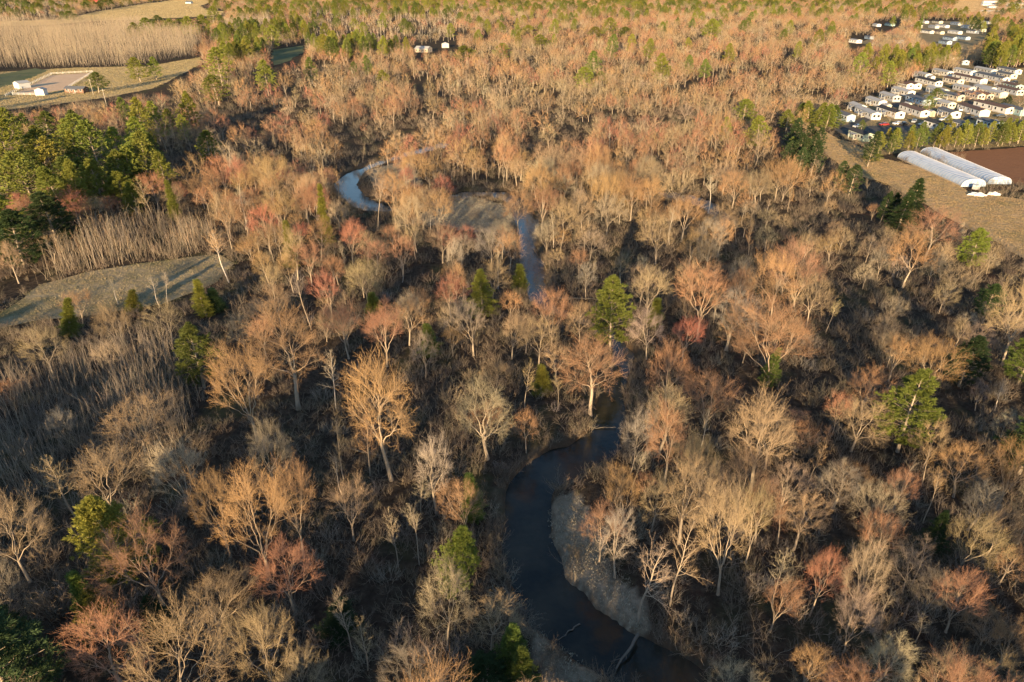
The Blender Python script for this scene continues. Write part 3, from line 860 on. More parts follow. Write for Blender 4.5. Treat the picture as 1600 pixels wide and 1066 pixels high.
# fill: the rest of the woods, thinning where the photograph shows openings
def fill():
    out = []
    bands = [(38, 150, 5.6), (150, 330, 5.8), (330, 760, 6.8), (760, 1500, 9.5), (1500, 2700, 13.0)]
    for y0, y1, s in bands:
        ys = np.arange(y0, y1, s)
        for y in ys:
            half = .82 * y + 45
            xs = np.arange(-half, half, s); n = len(xs)
            X = xs + rng.uniform(-.5, .5, n) * s; Y = y + rng.uniform(-.5, .5, n) * s
            out.append(np.stack([X, Y, np.full(n, s)], -1))
    # the woods go on behind the camera and shade the near ground
    for y in np.arange(-200, 20, 5.5):
        xs = np.arange(-190, 150, 5.5); n = len(xs)
        out.append(np.stack([xs + rng.uniform(-3, 3, n), y + rng.uniform(-3, 3, n), np.full(n, 5.5)], -1))
    P = np.concatenate(out); X, Y = P[:, 0], P[:, 1]; N = len(X)
    pr = proj(np.stack([X, Y, np.zeros(N)], -1)); px, py = pr[:, 0], pr[:, 1]; front = (pr[:, 2] > 5) & (Y > 38)
    px = np.where(front, px, -9999); py = np.where(front, py, 9999)
    ok = river_d(X, Y) > 1.2
    for z in NOBASE: ok &= ~in_poly(px, py, z)
    gapn = vnoise(X, Y, 26) * .6 + vnoise(X, Y, 11) * .4
    dens = np.full(N, .9); dens[gapn < .45] = .13
    dens[front & (py > 560)] = .2; dens[front & (py > 420) & (py <= 560)] = .4; dens[front & (py > 330) & (py <= 420)] = .74
    dens[front & (px > 1200) & (py > 700)] = .45; dens[front & (px > 940) & (px < 1240) & (py > 690) & (py < 900)] = .6
    dens[front & (px < 330) & (py > 480)] = .1; dens[front & (px > 330) & (px < 760) & (py > 800)] = .13
    for g in SHADYGAPS: dens[in_poly(px, py, g)] = .16
    dens[~front] = .6
    ok &= rng.random(N) < dens
    # species
    rn = vnoise(X + 500, Y, 60) * .55 + vnoise(X, Y + 300, 17) * .3 + rng.random(N) * .3
    kind = np.where(rn > .56, 'maple', 'oak').astype(object); u = rng.random(N)
    kind[u < np.where(py < 330, .06, .12)] = 'slim'; kind[(u > np.where(py < 330, .975, .955))] = 'birch'
    kind[(u > .945) & (u < .955) & (py < 230)] = 'pine'; kind[(u > .925) & (u < .955) & (py < 60)] = 'pine'
    topleft = front & (px < 300) & (py > 150) & (py < 330); kind[topleft & (u > .84)] = 'pine'
    kind[front & (px < 110) & (py < 40) & (u < .6)] = 'birch'
    kind[front & (px > 480) & (px < 720) & (py > 20) & (py < 68) & (u < .7)] = 'birch'
    kind[front & (py < 30) & (u > .9)] = 'pine'; kind[~front & (u > .62) & (Y < 15)] = 'pine'; kind[(Y < 45) & (Y > 15) & (kind == 'pine')] = 'oak'
    H = np.clip(rng.normal(10.6, 2.7, N), 5, 17); H[kind == 'pine'] = np.clip(rng.normal(15, 3, (kind == 'pine').sum()), 9, 24)
    H[~front] = np.clip(H[~front] * 1.0, 6, 14.5); shade_pines = ~front & (X < -72) & (kind == 'pine'); H[shade_pines] = rng.uniform(19, 24, shade_pines.sum()); nearf = front & (py > 430); H[nearf] *= np.where(kind[nearf] == 'pine', .8, .8)  # unseen pines at left behind the camera made taller to shade the saplings
    small = front & (px > 1150) & (py > 330) & (py < 700); H[small] *= .7
    W = H * np.where(kind == 'oak', rng.uniform(.52, .8, N), np.where(kind == 'maple', rng.uniform(.48, .74, N), np.where(kind == 'pine', rng.uniform(.4, .55, N), rng.uniform(.22, .34, N))))
    mid = front & (py < 430) & (kind != 'pine'); H[mid] *= .87; W[mid] *= 1.08
    far = P[:, 2] > 8; W[far] *= P[far, 2] / 7.5
    # leave open the views the photograph shows
    bad = np.zeros(N, bool)
    for fz in (.15, .5, .95):
        for fx in (-.35, .35):
            q = proj(np.stack([X + W * fx, Y, H * fz], -1)); qx = np.where(front, q[:, 0], -9999)
            for z in NOVIEW: bad |= in_poly(qx, q[:, 1], z)
    ok &= ~bad
    # not inside a hand-placed tree
    idx = np.nonzero(ok & (Y < 420))[0]
    d = np.hypot(X[idx, None] - HX[None, :, 0], Y[idx, None] - HX[None, :, 1]); ok[idx[(d < (.28 * HX[None, :, 2] + .24 * W[idx, None])).any(1)]] = False
    # nor hiding the crown of a hand-placed tree near the camera
    idx = np.nonzero(ok & front & (py > 480))[0]
    hp = [p for p in PL if p[6] and p[2] < 190]
    top = proj(np.stack([X[idx], Y[idx], H[idx] * .85], -1))
    for p in hp:
        c = proj(np.array([p[1], p[2], p[3] * .62])); r_ = p[4] * .42 * FOC / c[2]
        hit = (np.abs(top[:, 0] - c[0]) < r_) & (top[:, 1] < c[1] + r_ * .6) & (py[idx] > c[1]) & (Y[idx] < p[2])
        ok[idx[hit]] = False
    red = (rn + rng.normal(0, .06, N)); res = []
    for i in np.nonzero(ok)[0]:
        k = kind[i]; v = rng.random()
        if k == 'pine': tone = 'LGYLG'[int(v * 5)]
        elif k == 'birch': tone = 'pt'[int(v * 2)]
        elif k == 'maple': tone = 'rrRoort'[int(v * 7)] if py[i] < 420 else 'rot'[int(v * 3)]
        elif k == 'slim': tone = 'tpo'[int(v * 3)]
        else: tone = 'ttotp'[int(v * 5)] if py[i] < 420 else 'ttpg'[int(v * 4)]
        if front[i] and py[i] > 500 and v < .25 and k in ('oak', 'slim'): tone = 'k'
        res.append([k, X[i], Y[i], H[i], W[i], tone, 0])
    return res
PL += fill()

def poly_pts(poly, spacing, jit=.5):
    a = np.array([at(x, y)[:2] for x, y in poly]); lo, hi = a.min(0), a.max(0)
    X, Y = np.meshgrid(np.arange(lo[0], hi[0], spacing), np.arange(lo[1], hi[1], spacing)); n = X.size
    X = X.ravel() + rng.uniform(-jit, jit, n) * spacing; Y = Y.ravel() + rng.uniform(-jit, jit, n) * spacing
    k = in_poly(X, Y, [tuple(q) for q in a]); return X[k], Y[k]
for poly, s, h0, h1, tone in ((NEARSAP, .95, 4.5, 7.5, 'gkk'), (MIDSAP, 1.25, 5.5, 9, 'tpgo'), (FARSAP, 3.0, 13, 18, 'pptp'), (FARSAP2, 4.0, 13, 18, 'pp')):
    X, Y = poly_pts(poly, s)
    keep = rng.random(len(X)) < np.clip(.35 + vnoise(X, Y, s * 6) * 1.1, 0, .95)
    for x, y in zip(X[keep], Y[keep]):
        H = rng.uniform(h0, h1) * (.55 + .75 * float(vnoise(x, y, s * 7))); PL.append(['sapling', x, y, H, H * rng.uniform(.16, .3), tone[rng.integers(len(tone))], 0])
# bushes one can tell apart
for _ in range(520):
    px_, py_ = rng.uniform(0, 1600), rng.uniform(430, 1066); g = at(px_, py_)
    if river_d([g[0]], [g[1]])[0] < 1.0 or in_poly(np.array([px_]), np.array([py_]), HAY)[0] or in_poly(np.array([px_]), np.array([py_]), GRASSY[0])[0]: continue
    H = rng.uniform(1.4, 3.2); PL.append(['shrub', g[0], g[1], H, H * rng.uniform(.9, 1.4), 'ktgkg'[rng.integers(5)], 0])

# ------------------------------------------------------------------ build: single plants, and one mass per kind for the rest
KIND = {'maple': ('maple_tree', 'maple', 'tree', 300), 'oak': ('bare_tree', 'tree', 'tree', 300), 'slim': ('slender_tree', 'slender tree', 'tree', 190), 'birch': ('birch_tree', 'birch', 'tree', 110),
        'pine': ('pine_tree', 'pine', 'pine tree', 300), 'spruce': ('spruce_tree', 'spruce', 'spruce tree', 60), 'cedar': ('cedar_tree', 'cedar', 'cedar tree', 60), 'sapling': ('sapling', 'sapling', 'sapling', 290), 'shrub': ('bush', 'bush', 'bush', 150)}
ROWS = [(760, ['below the dark sapling stand', 'in thicket left of near bend', 'on left bank of near bend', 'inside the near river bend', 'in the bottom right corner woods']),
        (560, ['beside the dark sapling stand', 'right of the dark sapling stand', 'above left bank of near bend', 'just beyond the near river bend', 'in the shady right woods']),
        (430, ['between hay field and sapling stand', 'right of the hay field', 'before the shaded middle reach', 'right of the narrow river reach', 'in the dark swamp at right']),
        (320, ['left of the hay field', 'behind the hay field', 'around the far river loop', 'around the oxbow pool', 'below the brown grass strip']),
        (230, ['in the left pine wood', 'left of the far river loop', 'beyond the far river loop', 'beyond the oxbow pool', 'beside the brown grass strip']),
        (130, ['below the riding arena', 'above the left pine wood', 'in the sunlit middle canopy', 'in the right middle canopy', 'around front mobile homes']),
        (-99, ['around the far sapling stand', 'near the dark pasture', 'in the far middle canopy', 'in the far right canopy', 'around the far mobile homes'])]
COLS = [330, 640, 900, 1240, 9999]
def region(px, py):
    for y, names in ROWS:
        if py >= y: return names[[i for i, c in enumerate(COLS) if px < c][0]]
    return ROWS[-1][1][0]
ORD = 'first second third fourth fifth sixth seventh eighth ninth tenth eleventh twelfth thirteenth fourteenth fifteenth sixteenth seventeenth eighteenth nineteenth twentieth'.split()
TENS = {2: 'twenty', 3: 'thirty', 4: 'forty', 5: 'fifty', 6: 'sixty', 7: 'seventy'}
def ordinal(i):
    if i < 20: return ORD[i]
    t, u = divmod(i + 1, 10); return (TENS[t] + '-' + ORD[u - 1]) if u else TENS[t][:-1] + 'ieth'

def pick(kind, D, H, W):
    key = kind if D < 235 else kind + '_lod'; c = TPL[key]; r = np.array([W / H / (t[3] / t[2]) for t in c])
    w = np.exp(-np.abs(np.log(r)) * 4); return key, int(rng.choice(len(c), p=w / w.sum()))

def vary(tone):
    c = np.array(TINT[tone]); return tuple(np.clip(c * rng.uniform(.7, 1.2) * rng.uniform(.93, 1.07, 3), .01, .8))

MASS = {}; TEMPLATE_OBJ = {}
PX = proj(np.array([[p[1], p[2], p[3] * .5] for p in PL])); PB = proj(np.array([[p[1], p[2], 0] for p in PL]))
GZ, _ = ground_z(np.array([p[1] for p in PL]), np.array([p[2] for p in PL]))
singles = []
for kind in KIND:
    ids = [i for i, p in enumerate(PL) if p[0] == kind]
    vis = [i for i in ids if PL[i][2] > 30 and PX[i, 2] > 5 and 4 < PX[i, 0] < 1596 and 4 < PX[i, 1] < 1062]
    vis.sort(key=lambda i: (-PL[i][6], -PL[i][3] * PL[i][4] / PX[i, 2] ** 2))
    lim = KIND[kind][3]; sel = vis[:lim]
    if kind == 'sapling':      # saplings of all three stands
        n_, m_, f_ = [[i for i in vis if a < PB[i, 1] <= b] for a, b in ((530, 9999), (300, 530), (-99, 300))]
        sel = n_[:170] + m_[:70] + f_[:50]
    s = set(sel); singles += sel
    MASS[kind] = [i for i in ids if i not in s]
# labels
groups = {}
for i in singles:
    p = PL[i]; groups.setdefault((p[0], p[5], region(PB[i, 0], PB[i, 1])), []).append(i)
LABEL, GROUP = {}, {}
for (k, tone, reg), ids in groups.items():
    ids.sort(key=lambda i: PX[i, 0]); nm = KIND[k][1]; lead = '' if k in ('pine', 'spruce', 'cedar') else 'bare '
    if k == 'sapling':
        for i in ids:
            st = 'in the dark near stand left of the river' if PB[i, 1] > 530 else ('in the lit row behind the hay field' if PB[i, 1] > 300 else 'in the pale stand behind the riding arena')
            LABEL[i] = 'thin bare ' + TONE[tone] + ' sapling ' + st; GROUP[i] = 'saplings ' + st
        continue
    for j, i in enumerate(ids):
        if len(ids) == 1: LABEL[i] = f'lone {TONE[tone]} {lead}{nm} {reg}'
        else: LABEL[i] = f'{ordinal(j)} {TONE[tone]} {lead}{nm} from left {reg}'
        GROUP[i] = {'maple': 'bare maples', 'oak': 'bare spreading trees', 'slim': 'slender bare trees', 'birch': 'bare birches', 'pine': 'pines', 'spruce': 'spruces', 'cedar': 'cedars', 'shrub': 'bare bushes'}[k] + ' of the woodland'

def plant(i):
    k, x, y, H, W, tone, _ = PL[i]; key, v = pick(k, math.hypot(x, y), H, W); tm, cm, th, tw = TPL[key][v]
    root = link(KIND[k][0], None, None, (x, y, GZ[i])); root.empty_display_size = 1
    sx = np.clip(W / tw, .35, 2.6); root.scale = (sx, sx, H / th); root.rotation_euler = (rng.normal() * .05, rng.normal() * .05, rng.random() * 6.28)
    c = [float(q) for q in vary(tone)]
    a = link('trunk', tm, root); b_ = link('crown', cm, root); a['tint'] = c; b_['tint'] = c
    tag(root, LABEL[i], KIND[k][2], GROUP[i]); TEMPLATE_OBJ.setdefault((key, v), (a, b_))
for i in singles: plant(i)

def mass(name, label, cat, items, force=None):
    """one object that scatters copies of the trees above at its points"""
    items = [(i, *pick(PL[i][0], math.hypot(PL[i][1], PL[i][2]), PL[i][3], PL[i][4])) for i in items]
    items = [(i, (k, v)) for i, k, v in items]
    for i, kv in items:
        if kv not in TEMPLATE_OBJ: # that shape is not yet used by a single plant: this one becomes it
            PLi = PL[i]; LABEL.setdefault(i, label); GROUP.setdefault(i, label)
            tm, cm, th, tw = TPL[kv[0]][kv[1]]; root = link(KIND[PLi[0]][0], None, None, (PLi[1], PLi[2], GZ[i]))
            sx = np.clip(PLi[4] / tw, .35, 2.6); root.scale = (sx, sx, PLi[3] / th); c = [float(q) for q in vary(PLi[5])]
            a = link('trunk', tm, root); b_ = link('crown', cm, root); a['tint'] = c; b_['tint'] = c
            tag(root, f'{TONE[PLi[5]]} {KIND[PLi[0]][1]} deep in the woods {region(PB[i, 0], PB[i, 1])}', KIND[PLi[0]][2], GROUP[i]); TEMPLATE_OBJ[kv] = (a, b_)
    keys = sorted({kv for _, kv in items}); kid = {k: n for n, k in enumerate(keys)}
    if not items: return
    n = len(items); co = np.zeros((n, 3)); scl = np.zeros((n, 3)); rz = np.zeros((n, 3)); tint = np.ones((n, 4)); var = np.zeros(n, int)
    for q, (i, kv) in enumerate(items):
        p = PL[i]; t = TPL[kv[0]][kv[1]]; sx = np.clip(p[4] / t[3], .35, 3.2)
        co[q] = (p[1], p[2], GZ[i]); scl[q] = (sx, sx, p[3] / t[2]); rz[q] = (rng.normal() * .06, rng.normal() * .06, rng.random() * 6.28); tint[q, :3] = vary(p[5]); var[q] = kid[kv]
    scatter(name, label, cat, co, scl, rz, tint, var, [TEMPLATE_OBJ[k] for k in keys])

def scatter(name, label, cat, co, scl, rz, tint, var, objs):
    me = bpy.data.meshes.new(name); me.vertices.add(len(co)); me.vertices.foreach_set('co', np.asarray(co, np.float32).ravel())
    for nm, ty, key, arr in (('scl', 'FLOAT_VECTOR', 'vector', scl), ('rot', 'FLOAT_VECTOR', 'vector', rz), ('tint', 'FLOAT_COLOR', 'color', tint), ('var', 'INT', 'value', var)):
        a = me.attributes.new(nm, ty, 'POINT'); a.data.foreach_set(key, np.asarray(arr, np.int32 if ty == 'INT' else np.float32).ravel())
    me.update(); ob = link(name, me); tag(ob, label, cat, None, 'stuff')
    ng = bpy.data.node_groups.new(name, 'GeometryNodeTree'); ng.interface.new_socket('Geometry', in_out='INPUT', socket_type='NodeSocketGeometry'); ng.interface.new_socket('Geometry', in_out='OUTPUT', socket_type='NodeSocketGeometry')
    gi, go, jn = ng.nodes.new('NodeGroupInput'), ng.nodes.new('NodeGroupOutput'), ng.nodes.new('GeometryNodeJoinGeometry')
    def named(nm, ty): a = ng.nodes.new('GeometryNodeInputNamedAttribute'); a.data_type = ty; a.inputs[0].default_value = nm; return a.outputs[0]
    S, R_, Vv = named('scl', 'FLOAT_VECTOR'), named('rot', 'FLOAT_VECTOR'), named('var', 'INT')
    e2r = ng.nodes.new('FunctionNodeEulerToRotation'); ng.links.new(R_, e2r.inputs[0])
    for k, pair in enumerate(objs):
        cmp_ = ng.nodes.new('FunctionNodeCompare'); cmp_.data_type = 'INT'; cmp_.operation = 'EQUAL'; ng.links.new(Vv, cmp_.inputs[2]); cmp_.inputs[3].default_value = k
        for o in pair:
            oi = ng.nodes.new('GeometryNodeObjectInfo'); oi.transform_space = 'ORIGINAL'; oi.inputs[0].default_value = o; oi.inputs['As Instance'].default_value = False
            ip = ng.nodes.new('GeometryNodeInstanceOnPoints')
            ng.links.new(gi.outputs[0], ip.inputs['Points']); ng.links.new(cmp_.outputs[0], ip.inputs['Selection']); ng.links.new(oi.outputs['Geometry'], ip.inputs['Instance'])
            ng.links.new(e2r.outputs[0], ip.inputs['Rotation']); ng.links.new(S, ip.inputs['Scale']); ng.links.new(ip.outputs[0], jn.inputs[0])
    ng.links.new(jn.outputs[0], go.inputs[0]); md = ob.modifiers.new('scatter', 'NODES'); md.node_group = ng
    return ob

mass('maple_woods', 'mass of rust red bare maples receding into the distance', 'woods', MASS['maple'])
mass('bare_woods', 'mass of tan bare broadleaf trees receding into the distance', 'woods', MASS['oak'])
mass('slender_woods', 'slender bare trunks filling in between the larger trees', 'woods', MASS['slim'])
mass('birch_woods', 'pale birches scattered through the far woods', 'woods', MASS['birch'])
mass('pine_woods', 'small far pines in the bare woods, with taller unseen pines added for shade', 'woods', MASS['pine'])
mass('sapling_stand', 'dense mass of thin bare saplings in crowded stands', 'saplings', MASS['sapling'])
mass('bushes', 'low bare bushes scattered under the trees', 'bushes', MASS['shrub'])

# undergrowth: knee to head high brush over the whole near woodland floor
def brush():
    co = []
    for y0, y1, s in ((38, 120, 1.9), (120, 220, 2.5), (220, 420, 4.2)):
        Y = np.arange(y0, y1, s); X = np.arange(-.82 * y1 - 20, .82 * y1 + 20, s); A, B = np.meshgrid(X, Y); n = A.size
        A = A.ravel() + rng.uniform(-.6, .6, n) * s; B = B.ravel() + rng.uniform(-.6, .6, n) * s
        k = (np.abs(A) < .82 * B + 20) & (rng.random(n) < np.clip(vnoise(A, B, 9) * .9 + vnoise(A, B, 3) * .6 - .05, .1, 1)); co.append(np.stack([A[k], B[k], np.full(k.sum(), s)], -1))
    # brush leaning over the banks
    near = RC[RC[:, 1] < 240]; t = nrm(np.gradient(near[:, :2], axis=0)); nn = np.stack([-t[:, 1], t[:, 0]], -1)
    for sg in (-1, 1):
        for off in (.5, 1.3):
            q = near[:, :2] + sg * nn * (near[:, 2:3] + off + rng.normal(size=(len(near), 1)) * .35) + rng.normal(size=(len(near), 2)) * .3
            k = rng.random(len(q)) < .55; co.append(np.c_[q[k], np.full(k.sum(), 1.6)])
    P = np.concatenate(co); pr = proj(np.c_[P[:, :2], np.zeros(len(P))]); d = river_d(P[:, 0], P[:, 1]); ok = d > .1
    for z in (HAY, STRIP, PARK, SOIL, MEADOW, DARKPAS): ok &= ~in_poly(pr[:, 0], pr[:, 1], z)
    gr = np.zeros(len(P), bool)
    for g in GRASSY: gr |= in_poly(pr[:, 0], pr[:, 1], g)
    ok &= ~gr | (rng.random(len(P)) < .12); P = P[ok]; n = len(P); z, _ = ground_z(P[:, 0], P[:, 1])
    h = rng.uniform(.35, .95, n) * np.clip(P[:, 2] / 2, 1, 1.5); w = h * rng.uniform(.9, 1.8, n)
    pal = np.array([(.15, .11, .08), (.19, .145, .10), (.12, .095, .075), (.22, .17, .11), (.14, .09, .07), (.13, .12, .075)])
    tint = np.c_[1.05 * pal[rng.integers(len(pal), size=n)] * rng.uniform(.8, 1.2, (n, 1)), np.ones(n)]
    scatter('undergrowth', 'tangled brown brush covering the woodland floor', 'undergrowth', np.c_[P[:, :2], z], np.stack([w, w, h], -1), np.c_[np.zeros((n, 2)), rng.random(n) * 6.28], tint, rng.integers(3, size=n), [TEMPLATE_OBJ[('shrub', v)] for v in range(3)])
brush()

# dry grass standing on the fields: stubble, tussocks and the pale point bars
gt = Tree(); nb = 46; rr = 1.1 * np.sqrt(rng.random(nb)); aa = rng.random(nb) * 6.28
gt.blades(np.stack([rr * np.cos(aa), rr * np.sin(aa), np.full(nb, -.03)], -1), nrm(np.stack([rng.normal(size=nb) * .45, rng.normal(size=nb) * .45, np.ones(nb)], -1)), rng.uniform(.25, .6, nb), rng.uniform(.03, .07, nb), rng.random(nb))
g0 = at(300, 420); tuft = link('grass_tussock', gt.mesh('grass_tussock', M['straw']), None, (g0[0], g0[1], .25)); tuft['tint'] = [.4, .32, .2]
tag(tuft, 'dry straw coloured grass tussock in the hay field', 'grass', None, 'stuff')
def tufts():
    CO, SC, TN = [], [], []
    for poly, s, k, zz, h, pal in ((HAY, 1.5, .9, .25, .4, [(.52, .41, .25), (.46, .36, .21), (.36, .31, .17)]), (MEADOW, 2.6, 1.7, .08, .8, [(.56, .43, .24), (.50, .38, .2), (.46, .36, .18)]), (FARFIELD, 7.5, 5, .08, 1.6, [(.60, .46, .26), (.55, .42, .23)]),
                              (STRIP, 1.9, 1.2, .2, .5, [(.58, .40, .21), (.52, .35, .18), (.46, .34, .17)]), (BROWNF, 9, 6, .08, 1.8, [(.56, .40, .24)]), (PARK, 3.0, 1.7, .06, .4, [(.42, .32, .18), (.36, .29, .15)]),
                              *[(g, 1.0, .75, 0, .7, [(.52, .44, .33), (.46, .38, .28), (.58, .5, .38)]) for g in GRASSY[:4]]):
        X, Y = poly_pts(poly, s); n = len(X); c = np.array(pal)[rng.integers(len(pal), size=n)] * rng.uniform(.85, 1.15, (n, 1))
        q = proj(np.stack([X, Y, np.zeros(n)], -1)); keep = np.ones(n, bool)
        for a in (ARENA, ROAD, *LANES, PADDOCK): keep &= ~in_poly(q[:, 0], q[:, 1], a)
        if zz == 0: z, d = ground_z(X, Y); keep &= d > .25
        else: z = np.full(n, zz)
        w = k * rng.uniform(.8, 1.25, n); CO.append(np.stack([X, Y, z], -1)[keep]); SC.append(np.stack([w, w, h * rng.uniform(.7, 1.3, n)], -1)[keep]); TN.append(np.c_[c, np.ones(n)][keep])
    CO, SC, TN = map(np.concatenate, (CO, SC, TN)); n = len(CO)
    scatter('dry_grass', 'dry standing grass on the fields and river bars', 'grass', CO, SC, np.c_[np.zeros((n, 2)), rng.random(n) * 6.28], TN, np.zeros(n, int), [(tuft,)])
tufts()

# ------------------------------------------------------------------ mobile homes, sheds, houses
MESH = {}
def shared(key, fn):
    if key not in MESH: MESH[key] = fn()
    return MESH[key]
COLR = {'white': (.80, .78, .74), 'cream': (.74, .66, .52), 'blue': (.45, .56, .66), 'teal': (.34, .50, .50), 'tan': (.55, .44, .33), 'grey': (.55, .56, .57), 'green': (.38, .46, .38), 'red': (.42, .06, .05), 'brown': (.22, .13, .09)}
ROOFC = {'dark': (.06, .06, .065), 'brown': (.15, .10, .085), 'pale': (.42, .42, .42), 'slate': (.13, .14, .16), 'red': (.36, .07, .06)}
def gabled(name, loc, W, L, H, rise, rot, wall, roof, label, cat, group, nwin=5, door=True, small=False):
    """gabled box: foot at the near end, running away along +y"""
    root = link(name, None, None, loc); root.rotation_euler = (0, 0, rot); root.empty_display_size = 1
    def put(nm, me, x=0, y=0, z=0, rz=0, tint=None, parent=None):
        o = link(nm, me, parent or root, (x, y, z)); o.rotation_euler = (0, 0, rz)
        if tint: o['tint'] = [float(c) for c in np.array(tint) * rng.uniform(.92, 1.05)]
        return o
    key = (round(W, 1), round(L, 1), round(H, 1), round(rise, 1))
    put('wall', shared(('w', key), lambda: MB().prism([(-W / 2, .45 if not small else 0), (W / 2, .45 if not small else 0), (W / 2, H), (0, H + rise), (-W / 2, H)], 0, L).mesh('wall', M['paint'])), tint=COLR[wall])
    if not small: put('skirting', shared(('k', key), lambda: MB().box(-W / 2 + .06, W / 2 - .06, .06, L - .06, -.1, .447).mesh('skirting', M['paint'])), tint=tuple(c * .75 for c in COLR[wall]))
    def roofm():
        s = rise / (W / 2); o = .3; mb = MB()
        for sg in (-1, 1):
            a, b_ = (0, H + rise + .03), (sg * (W / 2 + o), H - o * s + .03)
            mb.prism([a, b_, (b_[0], b_[1] + .14), (a[0], a[1] + .14)], -.3, L + .3)
        return mb.mesh('roof', M['roof'])
    put('roof', shared(('r', key), roofm), tint=ROOFC[roof])
    win = shared('window', lambda: MB().box(-.6, .6, -.05, .02, 0, 1.15).mesh('window', M['glass']))
    frm = shared('window_frame', lambda: MB().box(-.72, .72, -.035, .02, -.12, 0).box(-.72, .72, -.035, .02, 1.15, 1.27).box(-.72, -.6, -.035, .02, 0, 1.15).box(.6, .72, -.035, .02, 0, 1.15).mesh('frame', M['white']))
    dr = shared('door', lambda: MB().box(-.48, .48, -.07, .02, 0, 2.05).mesh('door', M['paint']))
    z0 = 1.35 if not small else .9
    def window(x, y, rz): w = put('window', win, x, y, z0, rz); put('frame', frm, 0, 0, 0, 0, None, w)
    if not small:
        e_ = rng.random()
        if e_ < .35: window(-W * .22, 0, 0); window(W * .22, 0, 0)
        elif e_ < .75: window(W * .1, 0, 0)
        for i in range(nwin):
            y = L * (i + .6) / (nwin + .2)
            window(-W / 2, y, -math.pi / 2)
            if i % 2 == 0: window(W / 2, y, math.pi / 2)
    if not small and door and rng.random() < .5:
        pm_ = MB().box(-W / 2 - 2.3, -W / 2 - .03, L * .3, L * .3 + 4.2, 2.45, 2.55)
        pr_ = put('porch_roof', pm_.mesh('porch_roof', M['roof']), tint=ROOFC['pale'])
        for yy in (L * .3 + .1, L * .3 + 4.1): put('porch_post', shared('porch_post', lambda: MB().box(-.06, .06, -.06, .06, 0, 2.447).mesh('porch_post', M['white'])), -W / 2 - 2.2, yy, 0, 0, None, pr_)
    if door:
        if small: put('door', dr, 0, 0, .05, 0, tuple(c * .8 for c in COLR[wall]))
        else:
            put('door', dr, -W / 2, L * .38 / 1.0 + .9, .5, -math.pi / 2, (.35, .3, .28))
            put('step', shared('step', lambda: MB().box(-1.3, 0, -.8, .8, -.1, .47).box(-1.6, -1.3, -.8, .8, -.1, .2).mesh('step', M['pole'])), -W / 2 - .03, L * .38 + .9, 0)
    return tag(root, label, cat, group)

